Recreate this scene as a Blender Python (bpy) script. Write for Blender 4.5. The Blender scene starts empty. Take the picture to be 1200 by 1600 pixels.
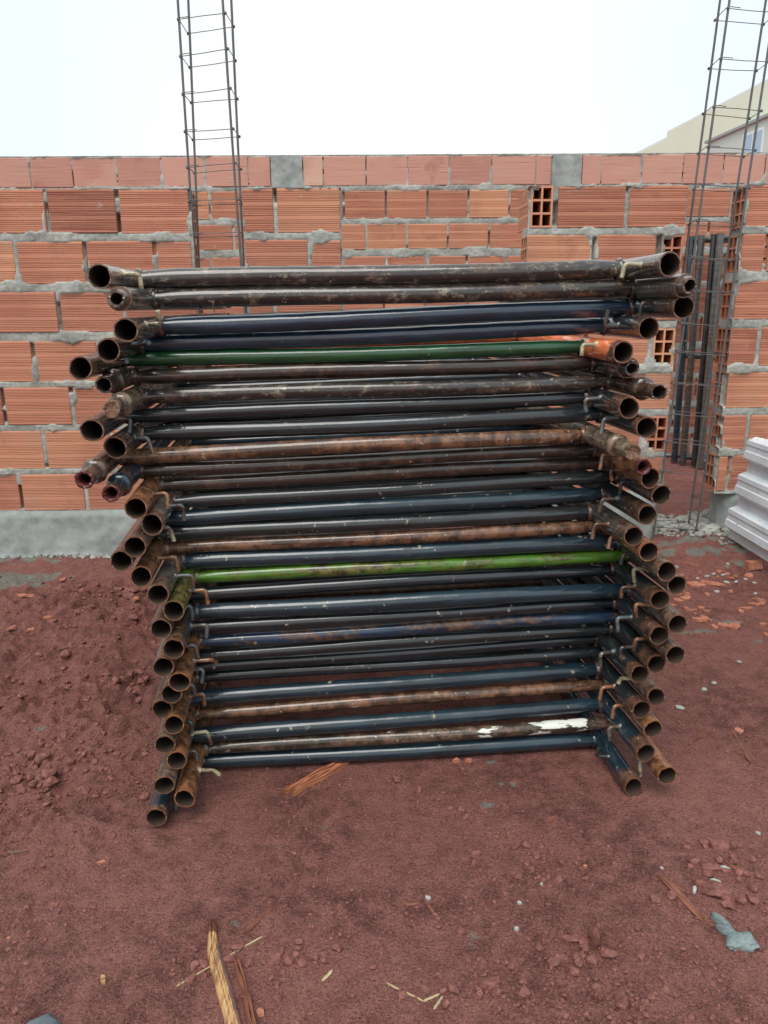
import bpy, math, random
import numpy as np
from mathutils import Vector, Matrix, Euler

# ------------------------------------------------------------------ camera, world, sun, exposure
S = bpy.context.scene
COL = S.collection
CAM_H, PITCH, ROLL, FPX = 1.0177, math.radians(14.9545), math.radians(0.4), 1200.0
cam_d = bpy.data.cameras.new('camera')
cam_d.sensor_fit = 'HORIZONTAL'; cam_d.sensor_width = 36.0; cam_d.lens = 36.0
cam_d.clip_start = 0.05; cam_d.clip_end = 2000
cam = bpy.data.objects.new('camera', cam_d); COL.objects.link(cam)
cam.matrix_world = (Matrix.Translation((0, 0, CAM_H)) @ Matrix.Rotation(math.pi/2 - PITCH, 4, 'X')
                    @ Matrix.Rotation(-ROLL, 4, 'Z'))
S.camera = cam

SUN_EL, SUN_ROT = math.radians(62), math.radians(200)
W = bpy.data.worlds.new('World'); S.world = W; W.use_nodes = True
nt = W.node_tree; nt.nodes.clear()
wo = nt.nodes.new('ShaderNodeOutputWorld'); bg = nt.nodes.new('ShaderNodeBackground')
sky = nt.nodes.new('ShaderNodeTexSky'); sky.sky_type = 'NISHITA'; sky.sun_disc = False
sky.sun_elevation = SUN_EL; sky.sun_rotation = SUN_ROT; sky.dust_density = 4; sky.air_density = 1.5
tc = nt.nodes.new('ShaderNodeTexCoord')
nz = nt.nodes.new('ShaderNodeTexNoise'); nz.inputs['Scale'].default_value = 2.2; nz.inputs['Detail'].default_value = 4
sxyz = nt.nodes.new('ShaderNodeSeparateXYZ'); nt.links.new(tc.outputs['Generated'], sxyz.inputs[0])
ab = nt.nodes.new('ShaderNodeMath'); ab.operation = 'ABSOLUTE'; nt.links.new(sxyz.outputs[0], ab.inputs[0])
m1 = nt.nodes.new('ShaderNodeMath'); m1.operation = 'MULTIPLY_ADD'; m1.inputs[1].default_value = .45; m1.inputs[2].default_value = -.12; nt.links.new(nz.outputs['Fac'], m1.inputs[0])
m2 = nt.nodes.new('ShaderNodeMath'); m2.operation = 'ADD'; nt.links.new(ab.outputs[0], m2.inputs[0]); nt.links.new(m1.outputs[0], m2.inputs[1])
cr = nt.nodes.new('ShaderNodeValToRGB')
cr.color_ramp.elements[0].position = 0.20; cr.color_ramp.elements[0].color = (7.35, 7.2, 7.05, 1)
cr.color_ramp.elements[1].position = 0.58; cr.color_ramp.elements[1].color = (6.1, 7.2, 7.75, 1)
mx = nt.nodes.new('ShaderNodeMix'); mx.data_type = 'RGBA'; mx.inputs[0].default_value = 0.9
nt.links.new(tc.outputs['Generated'], nz.inputs['Vector']); nt.links.new(m2.outputs[0], cr.inputs['Fac'])
nt.links.new(sky.outputs['Color'], mx.inputs[6]); nt.links.new(cr.outputs['Color'], mx.inputs[7])
nt.links.new(mx.outputs[2], bg.inputs['Color']); nt.links.new(bg.outputs[0], wo.inputs['Surface'])
bg.inputs['Strength'].default_value = 0.115
sd = bpy.data.lights.new('sun', 'SUN'); sd.energy = 1.75; sd.angle = math.radians(40); sd.color = (1, .97, .93)
so = bpy.data.objects.new('sun', sd); COL.objects.link(so)
_d = Vector((math.sin(SUN_ROT)*math.cos(SUN_EL), math.cos(SUN_ROT)*math.cos(SUN_EL), math.sin(SUN_EL)))
so.rotation_euler = _d.to_track_quat('Z', 'Y').to_euler(); so.location = (0, 0, 6)
S.view_settings.view_transform = 'Standard'; S.view_settings.look = 'None'
S.view_settings.exposure = 0.42; S.view_settings.gamma = 1.0; S.view_settings.use_curve_mapping = False

# ------------------------------------------------------------------ helpers
rnd = random.Random(7)
def tag(o, label=None, cat=None, group=None, kind=None):
    if label: o['label'] = label
    if cat: o['category'] = cat
    if group: o['group'] = group
    if kind: o['kind'] = kind
    return o
def empty(name, loc=(0, 0, 0), rot=(0, 0, 0)):
    o = bpy.data.objects.new(name, None); COL.objects.link(o); o.location = loc; o.rotation_euler = rot
    o.empty_display_size = 0.1
    return o
def ray(px, py):
    """direction of a picture point (1200x1600) in the world, y component 1"""
    a, b = px - 600, py - 800
    u = a*math.cos(ROLL) - b*math.sin(ROLL); v = a*math.sin(ROLL) + b*math.cos(ROLL)
    cp, sp = math.cos(PITCH), math.sin(PITCH)
    return Vector((u, FPX*cp - v*sp, -(v*cp + FPX*sp))) / (FPX*cp - v*sp)
def at(px, py, Y): return Vector((0, 0, CAM_H)) + ray(px, py)*Y
def on_ground(px, py, z=0.0):
    r = ray(px, py); return Vector((0, 0, CAM_H)) + r*((z - CAM_H)/r.z)

def _hash(ix, iy, seed):
    h = (ix.astype(np.int64)*374761393 + iy.astype(np.int64)*668265263 + seed*982451653) & 0xffffffff
    h = ((h ^ (h >> 13))*1274126177) & 0xffffffff
    return ((h ^ (h >> 16)) & 0xffff)/65535.0
def vnoise(x, y, seed=0):
    x = np.asarray(x, float); y = np.asarray(y, float)
    ix, iy = np.floor(x), np.floor(y); fx, fy = x - ix, y - iy
    fx = fx*fx*(3 - 2*fx); fy = fy*fy*(3 - 2*fy)
    a, b = _hash(ix, iy, seed), _hash(ix+1, iy, seed); c, d = _hash(ix, iy+1, seed), _hash(ix+1, iy+1, seed)
    return (a*(1-fx)+b*fx)*(1-fy) + (c*(1-fx)+d*fx)*fy
def fbm(x, y, scale, octs=4, seed=0, gain=.5):
    t, amp, s = 0, 1, 0
    for k in range(octs):
        t = t + amp*vnoise(np.asarray(x)*scale*2**k + 17.3*k, np.asarray(y)*scale*2**k - 9.1*k, seed+k); s += amp; amp *= gain
    return t/s
def sstep(a, b, x):
    t = np.clip((x-a)/(b-a), 0, 1); return t*t*(3-2*t)

class MB:
    def __init__(s): s.v = []; s.f = []; s.sm = []; s.a = []; s.m = []
    def add(s, vs, fs, smooth=False, att=0.0, mat=0):
        n = len(s.v); s.v += [tuple(v) for v in vs]
        s.a += list(att) if hasattr(att, '__len__') else [att]*len(vs)
        for f in fs: s.f.append(tuple(n+i for i in f)); s.sm.append(smooth); s.m.append(mat)
    def build(s, name, mats, parent=None):
        me = bpy.data.meshes.new(name); me.from_pydata(s.v, [], s.f)
        me.polygons.foreach_set('use_smooth', s.sm); me.polygons.foreach_set('material_index', s.m)
        at_ = me.attributes.new('tip', 'FLOAT', 'POINT'); at_.data.foreach_set('value', np.array(s.a, dtype=np.float32))
        for m in (mats if isinstance(mats, (list, tuple)) else [mats]): me.materials.append(m)
        me.validate(); me.update()
        o = bpy.data.objects.new(name, me); COL.objects.link(o); o.parent = parent
        return o
def sweep(mb, pts, rad, seg=18, att=None, cap0=False, cap1=False, wob=0.0, seed=0, sq=None, mat=0):
    """a round tube of varying radius along a path"""
    P = [Vector(p) for p in pts]; n = len(P)
    if not hasattr(rad, '__len__'): rad = [rad]*n
    T = [(P[min(i+1, n-1)] - P[max(i-1, 0)]).normalized() for i in range(n)]
    up = Vector((0, 0, 1)) if abs(T[0].z) < .9 else Vector((0, 1, 0))
    N = (up - T[0]*up.dot(T[0])).normalized(); vs = []; at_ = []
    for i in range(n):
        N = (N - T[i]*N.dot(T[i])).normalized(); B = T[i].cross(N)
        for k in range(seg):
            a = 2*math.pi*k/seg; r = rad[i]
            if wob: r *= 1 + wob*(float(vnoise(i*.7+seed, k*.9, seed)) - .5)*2
            e = sq[i] if sq else 1.0
            vs.append(P[i] + N*math.cos(a)*r*e + B*math.sin(a)*r)
            at_.append(att[i] if att else 0)
    fs = [(i*seg+k, i*seg+(k+1) % seg, (i+1)*seg+(k+1) % seg, (i+1)*seg+k) for i in range(n-1) for k in range(seg)]
    fs = [f[::-1] for f in fs]
    mb.add(vs, fs, True, at_, mat)
    if cap0: mb.add(vs[:seg], [tuple(range(seg))], False, at_[0], mat)
    if cap1: mb.add(vs[-seg:], [tuple(range(seg))[::-1]], False, at_[-1], mat)
    return vs

# ------------------------------------------------------------------ materials
def newmat(name):
    m = bpy.data.materials.new(name); m.use_nodes = True
    return m, m.node_tree, m.node_tree.nodes['Principled BSDF']
class NT:
    def __init__(s, nt): s.nt = nt
    def n(s, t, **k):
        o = s.nt.nodes.new(t)
        for a, b in k.items(): setattr(o, a, b)
        return o
    def l(s, a, b): s.nt.links.new(a, b)
    def noise(s, vec, scale, detail=4, rough=.6, dist=0):
        o = s.n('ShaderNodeTexNoise'); o.inputs['Scale'].default_value = scale; o.inputs['Detail'].default_value = detail
        o.inputs['Roughness'].default_value = rough; o.inputs['Distortion'].default_value = dist
        if vec: s.l(vec, o.inputs['Vector'])
        return o.outputs['Fac']
    def ramp(s, fac, a, b, lo=0.0, hi=1.0):
        o = s.n('ShaderNodeMapRange'); o.interpolation_type = 'SMOOTHSTEP'
        for i, v in zip((1, 2, 3, 4), (a, b, lo, hi)): o.inputs[i].default_value = v
        s.l(fac, o.inputs[0]); return o.outputs[0]
    def math(s, op, a, b=None, clamp=False):
        o = s.n('ShaderNodeMath', operation=op); o.use_clamp = clamp
        for i, v in enumerate((a, b)):
            if v is None: continue
            if isinstance(v, (int, float)): o.inputs[i].default_value = v
            else: s.l(v, o.inputs[i])
        return o.outputs[0]
    def mix(s, fac, a, b):
        o = s.n('ShaderNodeMix'); o.data_type = 'RGBA'
        for i, v in ((0, fac), (6, a), (7, b)):
            if isinstance(v, (int, float)): o.inputs[i].default_value = v
            elif isinstance(v, tuple): o.inputs[i].default_value = v if len(v) == 4 else v + (1,)
            else: s.l(v, o.inputs[i])
        return o.outputs[2]
    def map(s, vec, scale=(1, 1, 1), loc=None):
        o = s.n('ShaderNodeMapping'); s.l(vec, o.inputs['Vector']); o.inputs['Scale'].default_value = scale
        if loc is not None: s.l(loc, o.inputs['Location'])
        return o.outputs[0]
    def bump(s, h, strength, dist):
        o = s.n('ShaderNodeBump'); o.inputs['Strength'].default_value = strength; o.inputs['Distance'].default_value = dist
        s.l(h, o.inputs['Height']); return o.outputs[0]
    def attr(s, name): return s.n('ShaderNodeAttribute', attribute_name=name).outputs['Fac']

def pipe_mat(name, paint, rust, amt, speck=.15, rough=.3, dirt=None, crust=0.0, white=False):
    """painted steel tube going to rust: amt 0 fresh paint .. 1 all rust"""
    m, t, b = newmat(name); g = NT(t)
    co = g.n('ShaderNodeTexCoord').outputs['Object']
    oi = g.n('ShaderNodeObjectInfo').outputs['Random']
    sc = g.n('ShaderNodeVectorMath', operation='SCALE'); sc.inputs[0].default_value = (37, 53, 71); g.l(oi, sc.inputs['Scale'])
    loc = sc.outputs[0]
    v1 = g.map(co, (7, 7, 34), loc); v0 = g.map(co, (1, 1, 1), loc)
    big = g.noise(v1, 1.0, 6, .65); fine = g.noise(v0, 95, 5, .7)
    tip = g.attr('tip')
    s = g.math('ADD', g.math('ADD', big, g.math('MULTIPLY', fine, .35)), g.math('MULTIPLY', tip, .75))
    th = 1.12 - amt*.72
    mask = g.ramp(s, th-.07, th+.07)
    rv = g.noise(v0, 38, 5, .7)
    rc = g.mix(g.ramp(rv, .38, .62), tuple(c*.32 for c in rust), tuple(min(1, c*1.5) for c in rust))
    rc0 = rust
    pv = g.noise(g.map(co, (9, 9, 60), loc), 1.3, 4, .6)
    pc = g.mix(g.ramp(pv, .3, .75), tuple(c*.6 for c in paint), tuple(c*1.35+.002 for c in paint))
    c = g.mix(mask, pc, rc)
    d = dirt or (.42, .36, .25)
    sp = g.math('MULTIPLY', g.ramp(g.noise(v0, 55, 3, .6), .66, .71), g.ramp(g.noise(v0, 9, 2, .5), .62-speck, .78-speck))
    c = g.mix(g.math('MULTIPLY', sp, .75), c, d)
    if crust:
        cm = g.math('MULTIPLY', g.ramp(g.noise(g.map(co, (22, 22, 50), loc), 1.2, 7, .75), .63-.12*crust, .68-.11*crust), .85)
        c = g.mix(cm, c, g.mix(g.ramp(fine, .4, .65), (.09, .07, .05), (.27, .23, .165)))
    if white:
        sx = g.n('ShaderNodeSeparateXYZ'); g.l(co, sx.inputs[0]); X = g.math('ADD', sx.outputs[0], g.math('MULTIPLY', g.math('SUBTRACT', g.noise(g.map(co, (14, 60, 60)), 1.0, 4), .5), .10))
        w = g.noise(g.map(co, (11, 40, 60)), 1.0, 6, .65)
        win = g.math('MULTIPLY', g.ramp(X, .235, .275), g.ramp(X, .40, .385))
        w2 = g.math('MULTIPLY', g.math('MULTIPLY', g.ramp(X, .08, .1), g.ramp(X, .2, .17)), .07)
        w3 = g.math('MULTIPLY', g.math('MULTIPLY', g.ramp(X, -.3, -.2), g.ramp(X, .24, .2)), .04)
        wm = g.ramp(g.math('ADD', g.math('ADD', g.math('ADD', w, g.math('MULTIPLY', win, .22)), w2), w3), .66, .7)
        c = g.mix(wm, c, (.74, .76, .68))
    g.l(g.mix(g.ramp(tip, .8, 1.0, 0, .75), c, tuple(.5*a_+.5*b2 for a_, b2 in zip(rc0, (.24, .10, .045)))), b.inputs['Base Color'])
    b.inputs['Specular IOR Level'].default_value = .18
    ro = g.ramp(mask, 0, 1, rough+.12, .6)
    ro = g.math('ADD', ro, g.math('MULTIPLY', g.math('SUBTRACT', g.noise(v0, 22, 4, .6), .5), .35), True)
    g.l(ro, b.inputs['Roughness'])
    b.inputs['Coat Weight'].default_value = 1.0; g.l(g.ramp(g.noise(v0, 14, 4, .6), .35, .7, .05, .22), b.inputs['Coat Roughness']); b.inputs['Coat IOR'].default_value = 1.6
    h = g.math('ADD', g.math('MULTIPLY', fine, g.ramp(mask, 0, 1, .25, 1)), g.math('MULTIPLY', g.noise(v0, 24, 3), 1.0))
    if crust: h = g.math('ADD', h, g.math('MULTIPLY', cm, 1.2*crust))
    g.l(g.bump(h, .45, .0016), b.inputs['Normal']); g.l(g.bump(g.noise(v0, 34, 4, .65), .35, .0012), b.inputs['Coat Normal'])
    return m
BLK = (.012, .017, .021); NAVY = (.012, .03, .055); BRN = (.075, .036, .02); GRY = (.055, .055, .048)
RUST = (.21, .088, .038); DRUST = (.085, .04, .024)
PM = {
 'black':  pipe_mat('black_paint', BLK, DRUST, .16, .18, .26),
 'dark':   pipe_mat('old_black_paint', (.015, .019, .021), DRUST, .36, .26, .33),
 'petrol': pipe_mat('blue_black_paint', (.010, .027, .040), DRUST, .12, .2, .24),
 'navy':   pipe_mat('navy_paint', NAVY, DRUST, .15, .12, .2),
 'blue':   pipe_mat('blue_paint', (.010, .036, .078), (.10, .055, .032), .58, .2, .3),
 'brown':  pipe_mat('brown_rust', (.055, .028, .017), (.15, .072, .038), .72, .22, .34),
 'dbrown': pipe_mat('dark_brown_rust', (.028, .019, .014), (.062, .032, .02), .6, .22, .3),
 'crusty': pipe_mat('crusted_brown', (.026, .022, .02), (.07, .042, .028), .55, .3, .28, crust=.8),
 'white':  pipe_mat('brown_with_white_drips', (.035, .026, .018), (.11, .065, .04), .6, .35, .34, crust=.5, white=True),
 'green':  pipe_mat('dark_green_paint', (.006, .060, .018), (.05, .03, .015), .2, .16, .22),
 'lime':   pipe_mat('bright_green_paint', (.065, .18, .012), (.10, .085, .02), .56, .3, .3),
 'orange': pipe_mat('orange_paint', (.85, .20, .06), (.16, .065, .035), .22, .35, .32),
 'steel':  pipe_mat('grey_bare_steel', (.085, .085, .078), (.10, .065, .045), .5, .3, .36),
 'rust':   pipe_mat('orange_rust', (.045, .038, .03), RUST, .66, .2, .42),
 'greyrust': pipe_mat('grey_brown_rust', (.05, .052, .048), (.10, .06, .04), .50, .35, .38, crust=.35),
 'dirty':  pipe_mat('dirt_caked_brown', (.10, .07, .045), (.17, .11, .07), .8, .4, .5, crust=1.0),
}
HOOK = {
 'cream': pipe_mat('cream_rod', (.42, .38, .24), (.15, .09, .05), .35, .2, .4),
 'rusty': pipe_mat('rusty_rod', (.16, .10, .06), (.20, .09, .045), .7, .2, .4),
 'grey':  pipe_mat('grey_rod', (.10, .12, .12), (.12, .07, .04), .35, .3, .3),
 'dark':  pipe_mat('dark_rod', (.03, .04, .042), (.10, .05, .03), .35, .3, .3),
}
m_in, t_, b_ = newmat('tube_inside'); b_.inputs['Base Color'].default_value = (.055, .036, .027, 1); b_.inputs['Roughness'].default_value = .6
m_red, t_, b_ = newmat('torn_rim'); b_.inputs['Base Color'].default_value = (.11, .028, .026, 1); b_.inputs['Roughness'].default_value = .28
m_rebar, t_, b_ = newmat('rebar_steel'); g = NT(t_)
g.l(g.mix(g.ramp(g.noise(g.n('ShaderNodeTexCoord').outputs['Object'], 30, 4), .4, .65), (.11, .125, .135), (.17, .14, .115)), b_.inputs['Base Color'])  # steel tones lightened and blued to stand in for sky glare on the bars
b_.inputs['Roughness'].default_value = .5; b_.inputs['Metallic'].default_value = .3

def brick_mat(name, c0, c1, c2):
    m, t, b = newmat(name); g = NT(t)
    co = g.n('ShaderNodeTexCoord').outputs['Object']; tone = g.attr('tip')
    mid = tuple(p*.42+q_*.58 for p, q_ in zip(c0, c1)); c = g.mix(g.ramp(tone, 0, .5), tuple(v*.86 for v in c0), mid); c = g.mix(g.ramp(tone, .55, 1), c, tuple(v*k_ for v, k_ in zip(c1, (1.02, 1.18, 1.12))))
    st = g.noise(g.map(co, (3, 3, 160)), 1.0, 5, .7)
    c = g.mix(g.ramp(st, .35, .8, 0, .7), c, c2)
    c = g.mix(g.ramp(st, .40, .33), c, tuple(v*.6 for v in c0))
    pz = g.noise(co, 2.3, 3, .5); c = g.mix(g.math('MULTIPLY', g.ramp(pz, .5, .68), .45), c, (.40, .15, .10))
    sm = g.noise(co, 5, 4, .6)
    c = g.mix(g.math('MULTIPLY', g.ramp(g.noise(co, 11, 7, .7), .63, .69), .6), c, (.46, .44, .39))
    c = g.mix(g.math('MULTIPLY', g.ramp(sm, .55, .75), .35), c, (.40, .33, .27))
    c = g.mix(g.math('MULTIPLY', g.ramp(sm, .42, .28), .4), c, (.27, .085, .06))
    g.l(c, b.inputs['Base Color']); b.inputs['Roughness'].default_value = .78
    h = g.math('ADD', g.noise(co, 260, 3, .6), g.math('MULTIPLY', st, 1.5))
    g.l(g.bump(h, .5, .0015), b.inputs['Normal'])
    return m
M_brick = brick_mat('fired_clay', (.36, .115, .075), (.66, .28, .165), (.66, .34, .215))
M_smooth = brick_mat('smooth_clay', (.44, .17, .125), (.62, .33, .25), (.62, .40, .32))
M_hole = brick_mat('clay_inside', (.36, .125, .065), (.48, .19, .09), (.42, .17, .08))
def grey_mat(name, c0, c1, dist=.003, bs=.8, scale=60):
    m, t, b = newmat(name); g = NT(t); co = g.n('ShaderNodeTexCoord').outputs['Object']
    a = g.noise(co, 7, 5, .6); d = g.noise(co, scale, 5, .7)
    c = g.mix(g.ramp(g.math('ADD', g.math('MULTIPLY', a, .6), g.math('MULTIPLY', d, .4)), .35, .65), c0, c1)
    g.l(c, b.inputs['Base Color']); b.inputs['Roughness'].default_value = .82
    g.l(g.bump(d, bs, dist), b.inputs['Normal'])
    return m
M_mortar = grey_mat('rough_mortar', (.22, .225, .20), (.47, .48, .435))
M_conc = grey_mat('smooth_cement', (.22, .245, .235), (.37, .40, .38), .0012, .4, 30)
M_rubble = grey_mat('mortar_lumps', (.20, .20, .18), (.40, .41, .36))

# ------------------------------------------------------------------ ground
# pale cement stains and churned patches, given as (px, py, rx, ry, strength) where they lie
STAIN = [on_ground(x, y).to_tuple()[:2] + (rx, ry, s) for x, y, rx, ry, s in [
    (30, 905, .22, .10, .9), (10, 875, .4, .09, .8), (90, 868, .45, .05, .8), (170, 866, .3, .04, .7),
    (1060, 868, .30, .045, .9), (1110, 880, .25, .06, .7), (1140, 895, .10, .05, .6), (1090, 985, .12, .02, .8),
    (1150, 970, .15, .03, .6), (1040, 880, .25, .05, .6), (1190, 1000, .12, .03, .4), (60, 1140, .03, .02, .7),
    (370, 1440, .012, .01, .6), (785, 1225, .012, .03, .9), (803, 1225, .014, .016, .9), (768, 1190, .02, .01, .9),
    (760, 1255, .02, .01, .8), (785, 1290, .014, .01, .8), (505, 1290, .02, .012, .6), (740, 1470, .02, .02, .5),
    (300, 1250, .02, .02, .3)]]
def gheight(x, y):
    x = np.asarray(x, float); y = np.asarray(y, float)
    h = .010*(fbm(x, y, 2.2, 3, 3)-.5) + .007*(fbm(x, y, 14, 3, 11)-.5) + .0055*(fbm(x, y, 48, 3, 21)-.5) + .0042*(sstep(.45, .8, fbm(x, y, 92, 2, 23)))*fbm(x, y, 6, 2, 25)
    # churned, trodden mud on the left
    wl = sstep(-.30, -.62, x)*sstep(1.05, 1.35, y)*sstep(3.0, 2.6, y)
    wx = x + .12*(fbm(x, y, 5, 3, 71)-.5); wy = y + .12*(fbm(x, y, 5, 3, 73)-.5)
    r = 1-np.abs(2*fbm(wx+.3*wy, wy, 8.5, 4, 31)-1)
    r2 = 1-np.abs(2*fbm(x, y-.2*x, 31, 2, 37)-1)
    h = h + wl*(.036*(sstep(.45, .95, r)-.6)*fbm(x, y, 5, 2, 41) + .017*(sstep(.5, .95, r2)-.5)*fbm(x, y, 8, 2, 47) + .012*(fbm(x, y, 48, 3, 43)-.5))
    wr = sstep(.35, .7, x)*sstep(1.9, 1.2, y)
    h = h + wr*.010*(fbm(x, y, 22, 3, 51)-.5)
    wl2 = wl*sstep(.45, .6, fbm(x, y, 4.5, 2, 81)); h = h + wl2*.020*(sstep(.48, .56, fbm(wx, wy, 17, 3, 83))-.4)
    for sg in (-1, 1):      # soil squeezed up against the two bottom legs
        lx = .0148 + sg*.5 - (y-1.58)*.0928; d_ = np.abs(x-lx)
        h = h + .004*np.exp(-(d_/.034)**2)*sstep(1.36, 1.46, y)*sstep(2.95, 2.9, y)*(.5+fbm(x, y, 20, 2, 85))
    near_ = np.exp(-((np.abs(x-.02)-.5)/.12)**2)*sstep(1.15, 1.35, y)*sstep(3.0, 2.8, y); h = np.minimum(h, h*(1-near_) + .002*near_)
    # packed and smooth just in front of the pile
    pk = np.exp(-((x-.08)/.38)**2 - ((y-1.35)/.28)**2)
    h = h*(1-.65*pk)
    # rubble bank of mortar along the foot of the wall
    h = h + .02*np.exp(-((y-3.12-.03*x)/.10)**2)*(fbm(x, y, 9, 3, 61))
    rough = np.exp(-((np.hypot(x, y-2)/14)**2))
    return h*rough - .004 + .075*sstep(.85, 1.35, x)*sstep(2.55, 3.1, y)*np.exp(-(x/8)**2)*sstep(4.6, 3.4, y)
def graded(lo, hi, step, far):
    a = list(np.arange(lo, hi, step)); s = step; v = a[-1]
    while v < far: s *= 1.35; v += s; a.append(v)
    s = step; v = a[0]; b = []
    while v > -far: s *= 1.35; v -= s; b.append(v)
    return np.array(b[::-1] + a)
gx = graded(-1.75, 1.85, .0046, 400); gy = graded(.80, 3.35, .0050, 400)
X, Y = np.meshgrid(gx, gy); Z = gheight(X, Y)
nx, ny = len(gx), len(gy)
me = bpy.data.meshes.new('ground')
me.vertices.add(nx*ny); me.vertices.foreach_set('co', np.stack([X, Y, Z], -1).astype(np.float32).ravel())
ii = (np.arange(ny-1)[:, None]*nx + np.arange(nx-1)[None, :]).ravel()
q = np.stack([ii, ii+1, ii+nx+1, ii+nx], 1).ravel().astype(np.int32)
me.loops.add(len(q)); me.loops.foreach_set('vertex_index', q)
me.polygons.add(len(ii)); me.polygons.foreach_set('loop_start', np.arange(0, len(q), 4, dtype=np.int32))
me.polygons.foreach_set('loop_total', np.full(len(ii), 4, dtype=np.int32))
me.polygons.foreach_set('use_smooth', np.ones(len(ii), bool))
me.update()
st = np.zeros_like(X)
for sx, sy, rx, ry, s_ in STAIN:
    sel = np.exp(-((X-sx)/rx)**2 - ((Y-sy)/ry)**2)
    st = np.maximum(st, s_*sel)
nn = fbm(X, Y, 30, 4, 77); st = sstep(.34, .52, st*.75 + (nn-.5)*1.0)*np.clip(st*3, 0, 1)
me.attributes.new('stain', 'FLOAT', 'POINT').data.foreach_set('value', st.astype(np.float32).ravel())
m_g, t_, b_ = newmat('red_soil'); g = NT(t_); co = g.n('ShaderNodeTexCoord').outputs['Object']
n1 = g.noise(co, 2.1, 6, .62, .6); n2 = g.noise(co, 22, 6, .7); n3 = g.noise(co, 160, 4, .7)
c = g.mix(g.ramp(n1, .40, .60), (.19, .060, .046), (.36, .128, .098))
c = g.mix(g.ramp(n2, .38, .68), c, (.42, .165, .13))
c = g.mix(g.math('MULTIPLY', g.ramp(n2, .45, .3), .55), c, (.12, .037, .031))
c = g.mix(g.math('MULTIPLY', g.ramp(n3, .54, .66), .6), c, (.50, .23, .185))
c = g.mix(g.math('MULTIPLY', g.ramp(n3, .46, .36), .6), c, (.075, .028, .024))
n4 = g.noise(co, 290, 3, .7)
c = g.mix(g.math('MULTIPLY', g.ramp(n4, .55, .64), .55), c, (.54, .26, .21))
c = g.mix(g.math('MULTIPLY', g.ramp(n4, .45, .37), .6), c, (.07, .026, .022))
c = g.mix(g.math('MULTIPLY', g.ramp(g.noise(co, 420, 2), .72, .76), .5), c, (.45, .42, .36))
c = g.mix(g.attr('stain'), c, g.mix(g.ramp(n2, .3, .7), (.22, .20, .165), (.36, .35, .30)))
g.l(c, b_.inputs['Base Color'])
g.l(g.ramp(n1, .35, .7, .5, .78), b_.inputs['Roughness'])
g.l(g.bump(g.math('ADD', g.math('MULTIPLY', n2, 1.2), g.math('ADD', n3, g.math('MULTIPLY', n4, .8))), 1.0, .016), b_.inputs['Normal'])
me.materials.append(m_g)
ground = bpy.data.objects.new('ground', me); COL.objects.link(ground); tag(ground, kind='structure')
def gz(x, y): return float(gheight(x, y))
on_flat = on_ground
def on_ground(px, py, z=None):
    p = on_flat(px, py)
    for _ in range(3): p = on_flat(px, py, gz(p.x, p.y))
    p.z = 0
    return p

# ------------------------------------------------------------------ brick walls
def block(mb, x0, x1, z0, z1, y0, t, tone, groove=True, hol=None, jit=0.0, cols=3, skew=0.0):
    """clay block, length along x, front at y0. hol: None, 'l', 'r' for an open hollow end, 'f' for holes to the front"""
    h = z1 - z0; y0 = y0 + jit
    e = .0025
    def P(x, y, z): return (x, y + skew*(x-x0), z)
    if hol == 'f':     # turned block: hollow end faces the front, ribbed flanks at its sides
        hollow_face(mb, lambda u, d, z: P(x0+u, y0+d, z), x1-x0, z0, z1, 2, tone)
        for x, sgn in ((x0, -1), (x1, 1)):
            prof = ribs(z0, z1) if groove else [(0, z0), (0, z1)]
            vs = []
            for dy in (0, .25):
                vs += [P(x - sgn*d, y0+dy, z) for d, z in prof]
            n = len(prof)
            fs = [(i, i+1, n+i+1, n+i) if sgn > 0 else (i+1, i, n+i, n+i+1) for i in range(n-1)]
            mb.add(vs, [f[::-1] for f in fs], False, tone)
        mb.add([P(x0, y0, z1), P(x1, y0, z1), P(x1, y0+.25, z1), P(x0, y0+.25, z1)], [(0, 1, 2, 3)], False, tone)
        return
    prof = ribs(z0, z1) if groove else [(e*1.5, z0), (0, z0+.004), (0, (z0+z1)/2), (0, z1-.004), (e*1.5, z1)]
    n = len(prof); xs = [x0, x0+e*.8, x1-e*.8, x1]; vs = []
    for k, x in enumerate(xs):
        off = e if k in (0, 3) else 0
        vs += [P(x, y0 + d + off, z) for d, z in prof]
    fs = [(k*n+i, (k+1)*n+i, (k+1)*n+i+1, k*n+i+1) for k in range(3) for i in range(n-1)]
    mb.add(vs, fs, False, tone)
    A = [P(x0, y0+e, z0), P(x1, y0+e, z0), P(x1, y0+t, z0), P(x0, y0+t, z0), P(x0, y0+e, z1), P(x1, y0+e, z1), P(x1, y0+t, z1), P(x0, y0+t, z1)]
    fs = [(0, 3, 2, 1), (4, 5, 6, 7), (2, 3, 7, 6)]
    if hol != 'l': fs.append((0, 4, 7, 3))
    if hol != 'r': fs.append((1, 2, 6, 5))
    mb.add(A, fs, False, tone)
    if hol == 'l': hollow_face(mb, lambda u, d, z: P(x0+d, y0+e+u, z), t-e, z0, z1, cols, tone, True)
    if hol == 'r': hollow_face(mb, lambda u, d, z: P(x1-d, y0+e+u, z), t-e, z0, z1, cols, tone)
def ribs(z0, z1):
    """(depth, z) profile of a ribbed clay face: three ribbed bands with flat strips between"""
    h = z1-z0; out = [(.003, z0), (0, z0+.003)]; band = (h-.006)/3
    for b in range(3):
        zb = z0+.003+b*band; flat = .010; k = 6; p = (band-flat)/k
        for i in range(k):
            za = zb + flat/2 + i*p
            d = .0018 + .0026*rnd.random(); sh = rnd.uniform(-.08, .08)
            out += [(0, za+p*(.32+sh)), (d, za+p*(.42+sh)), (d, za+p*(.58+sh)), (0, za+p*(.68+sh))]
    out += [(0, z1-.003), (.003, z1)]
    return out
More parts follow.
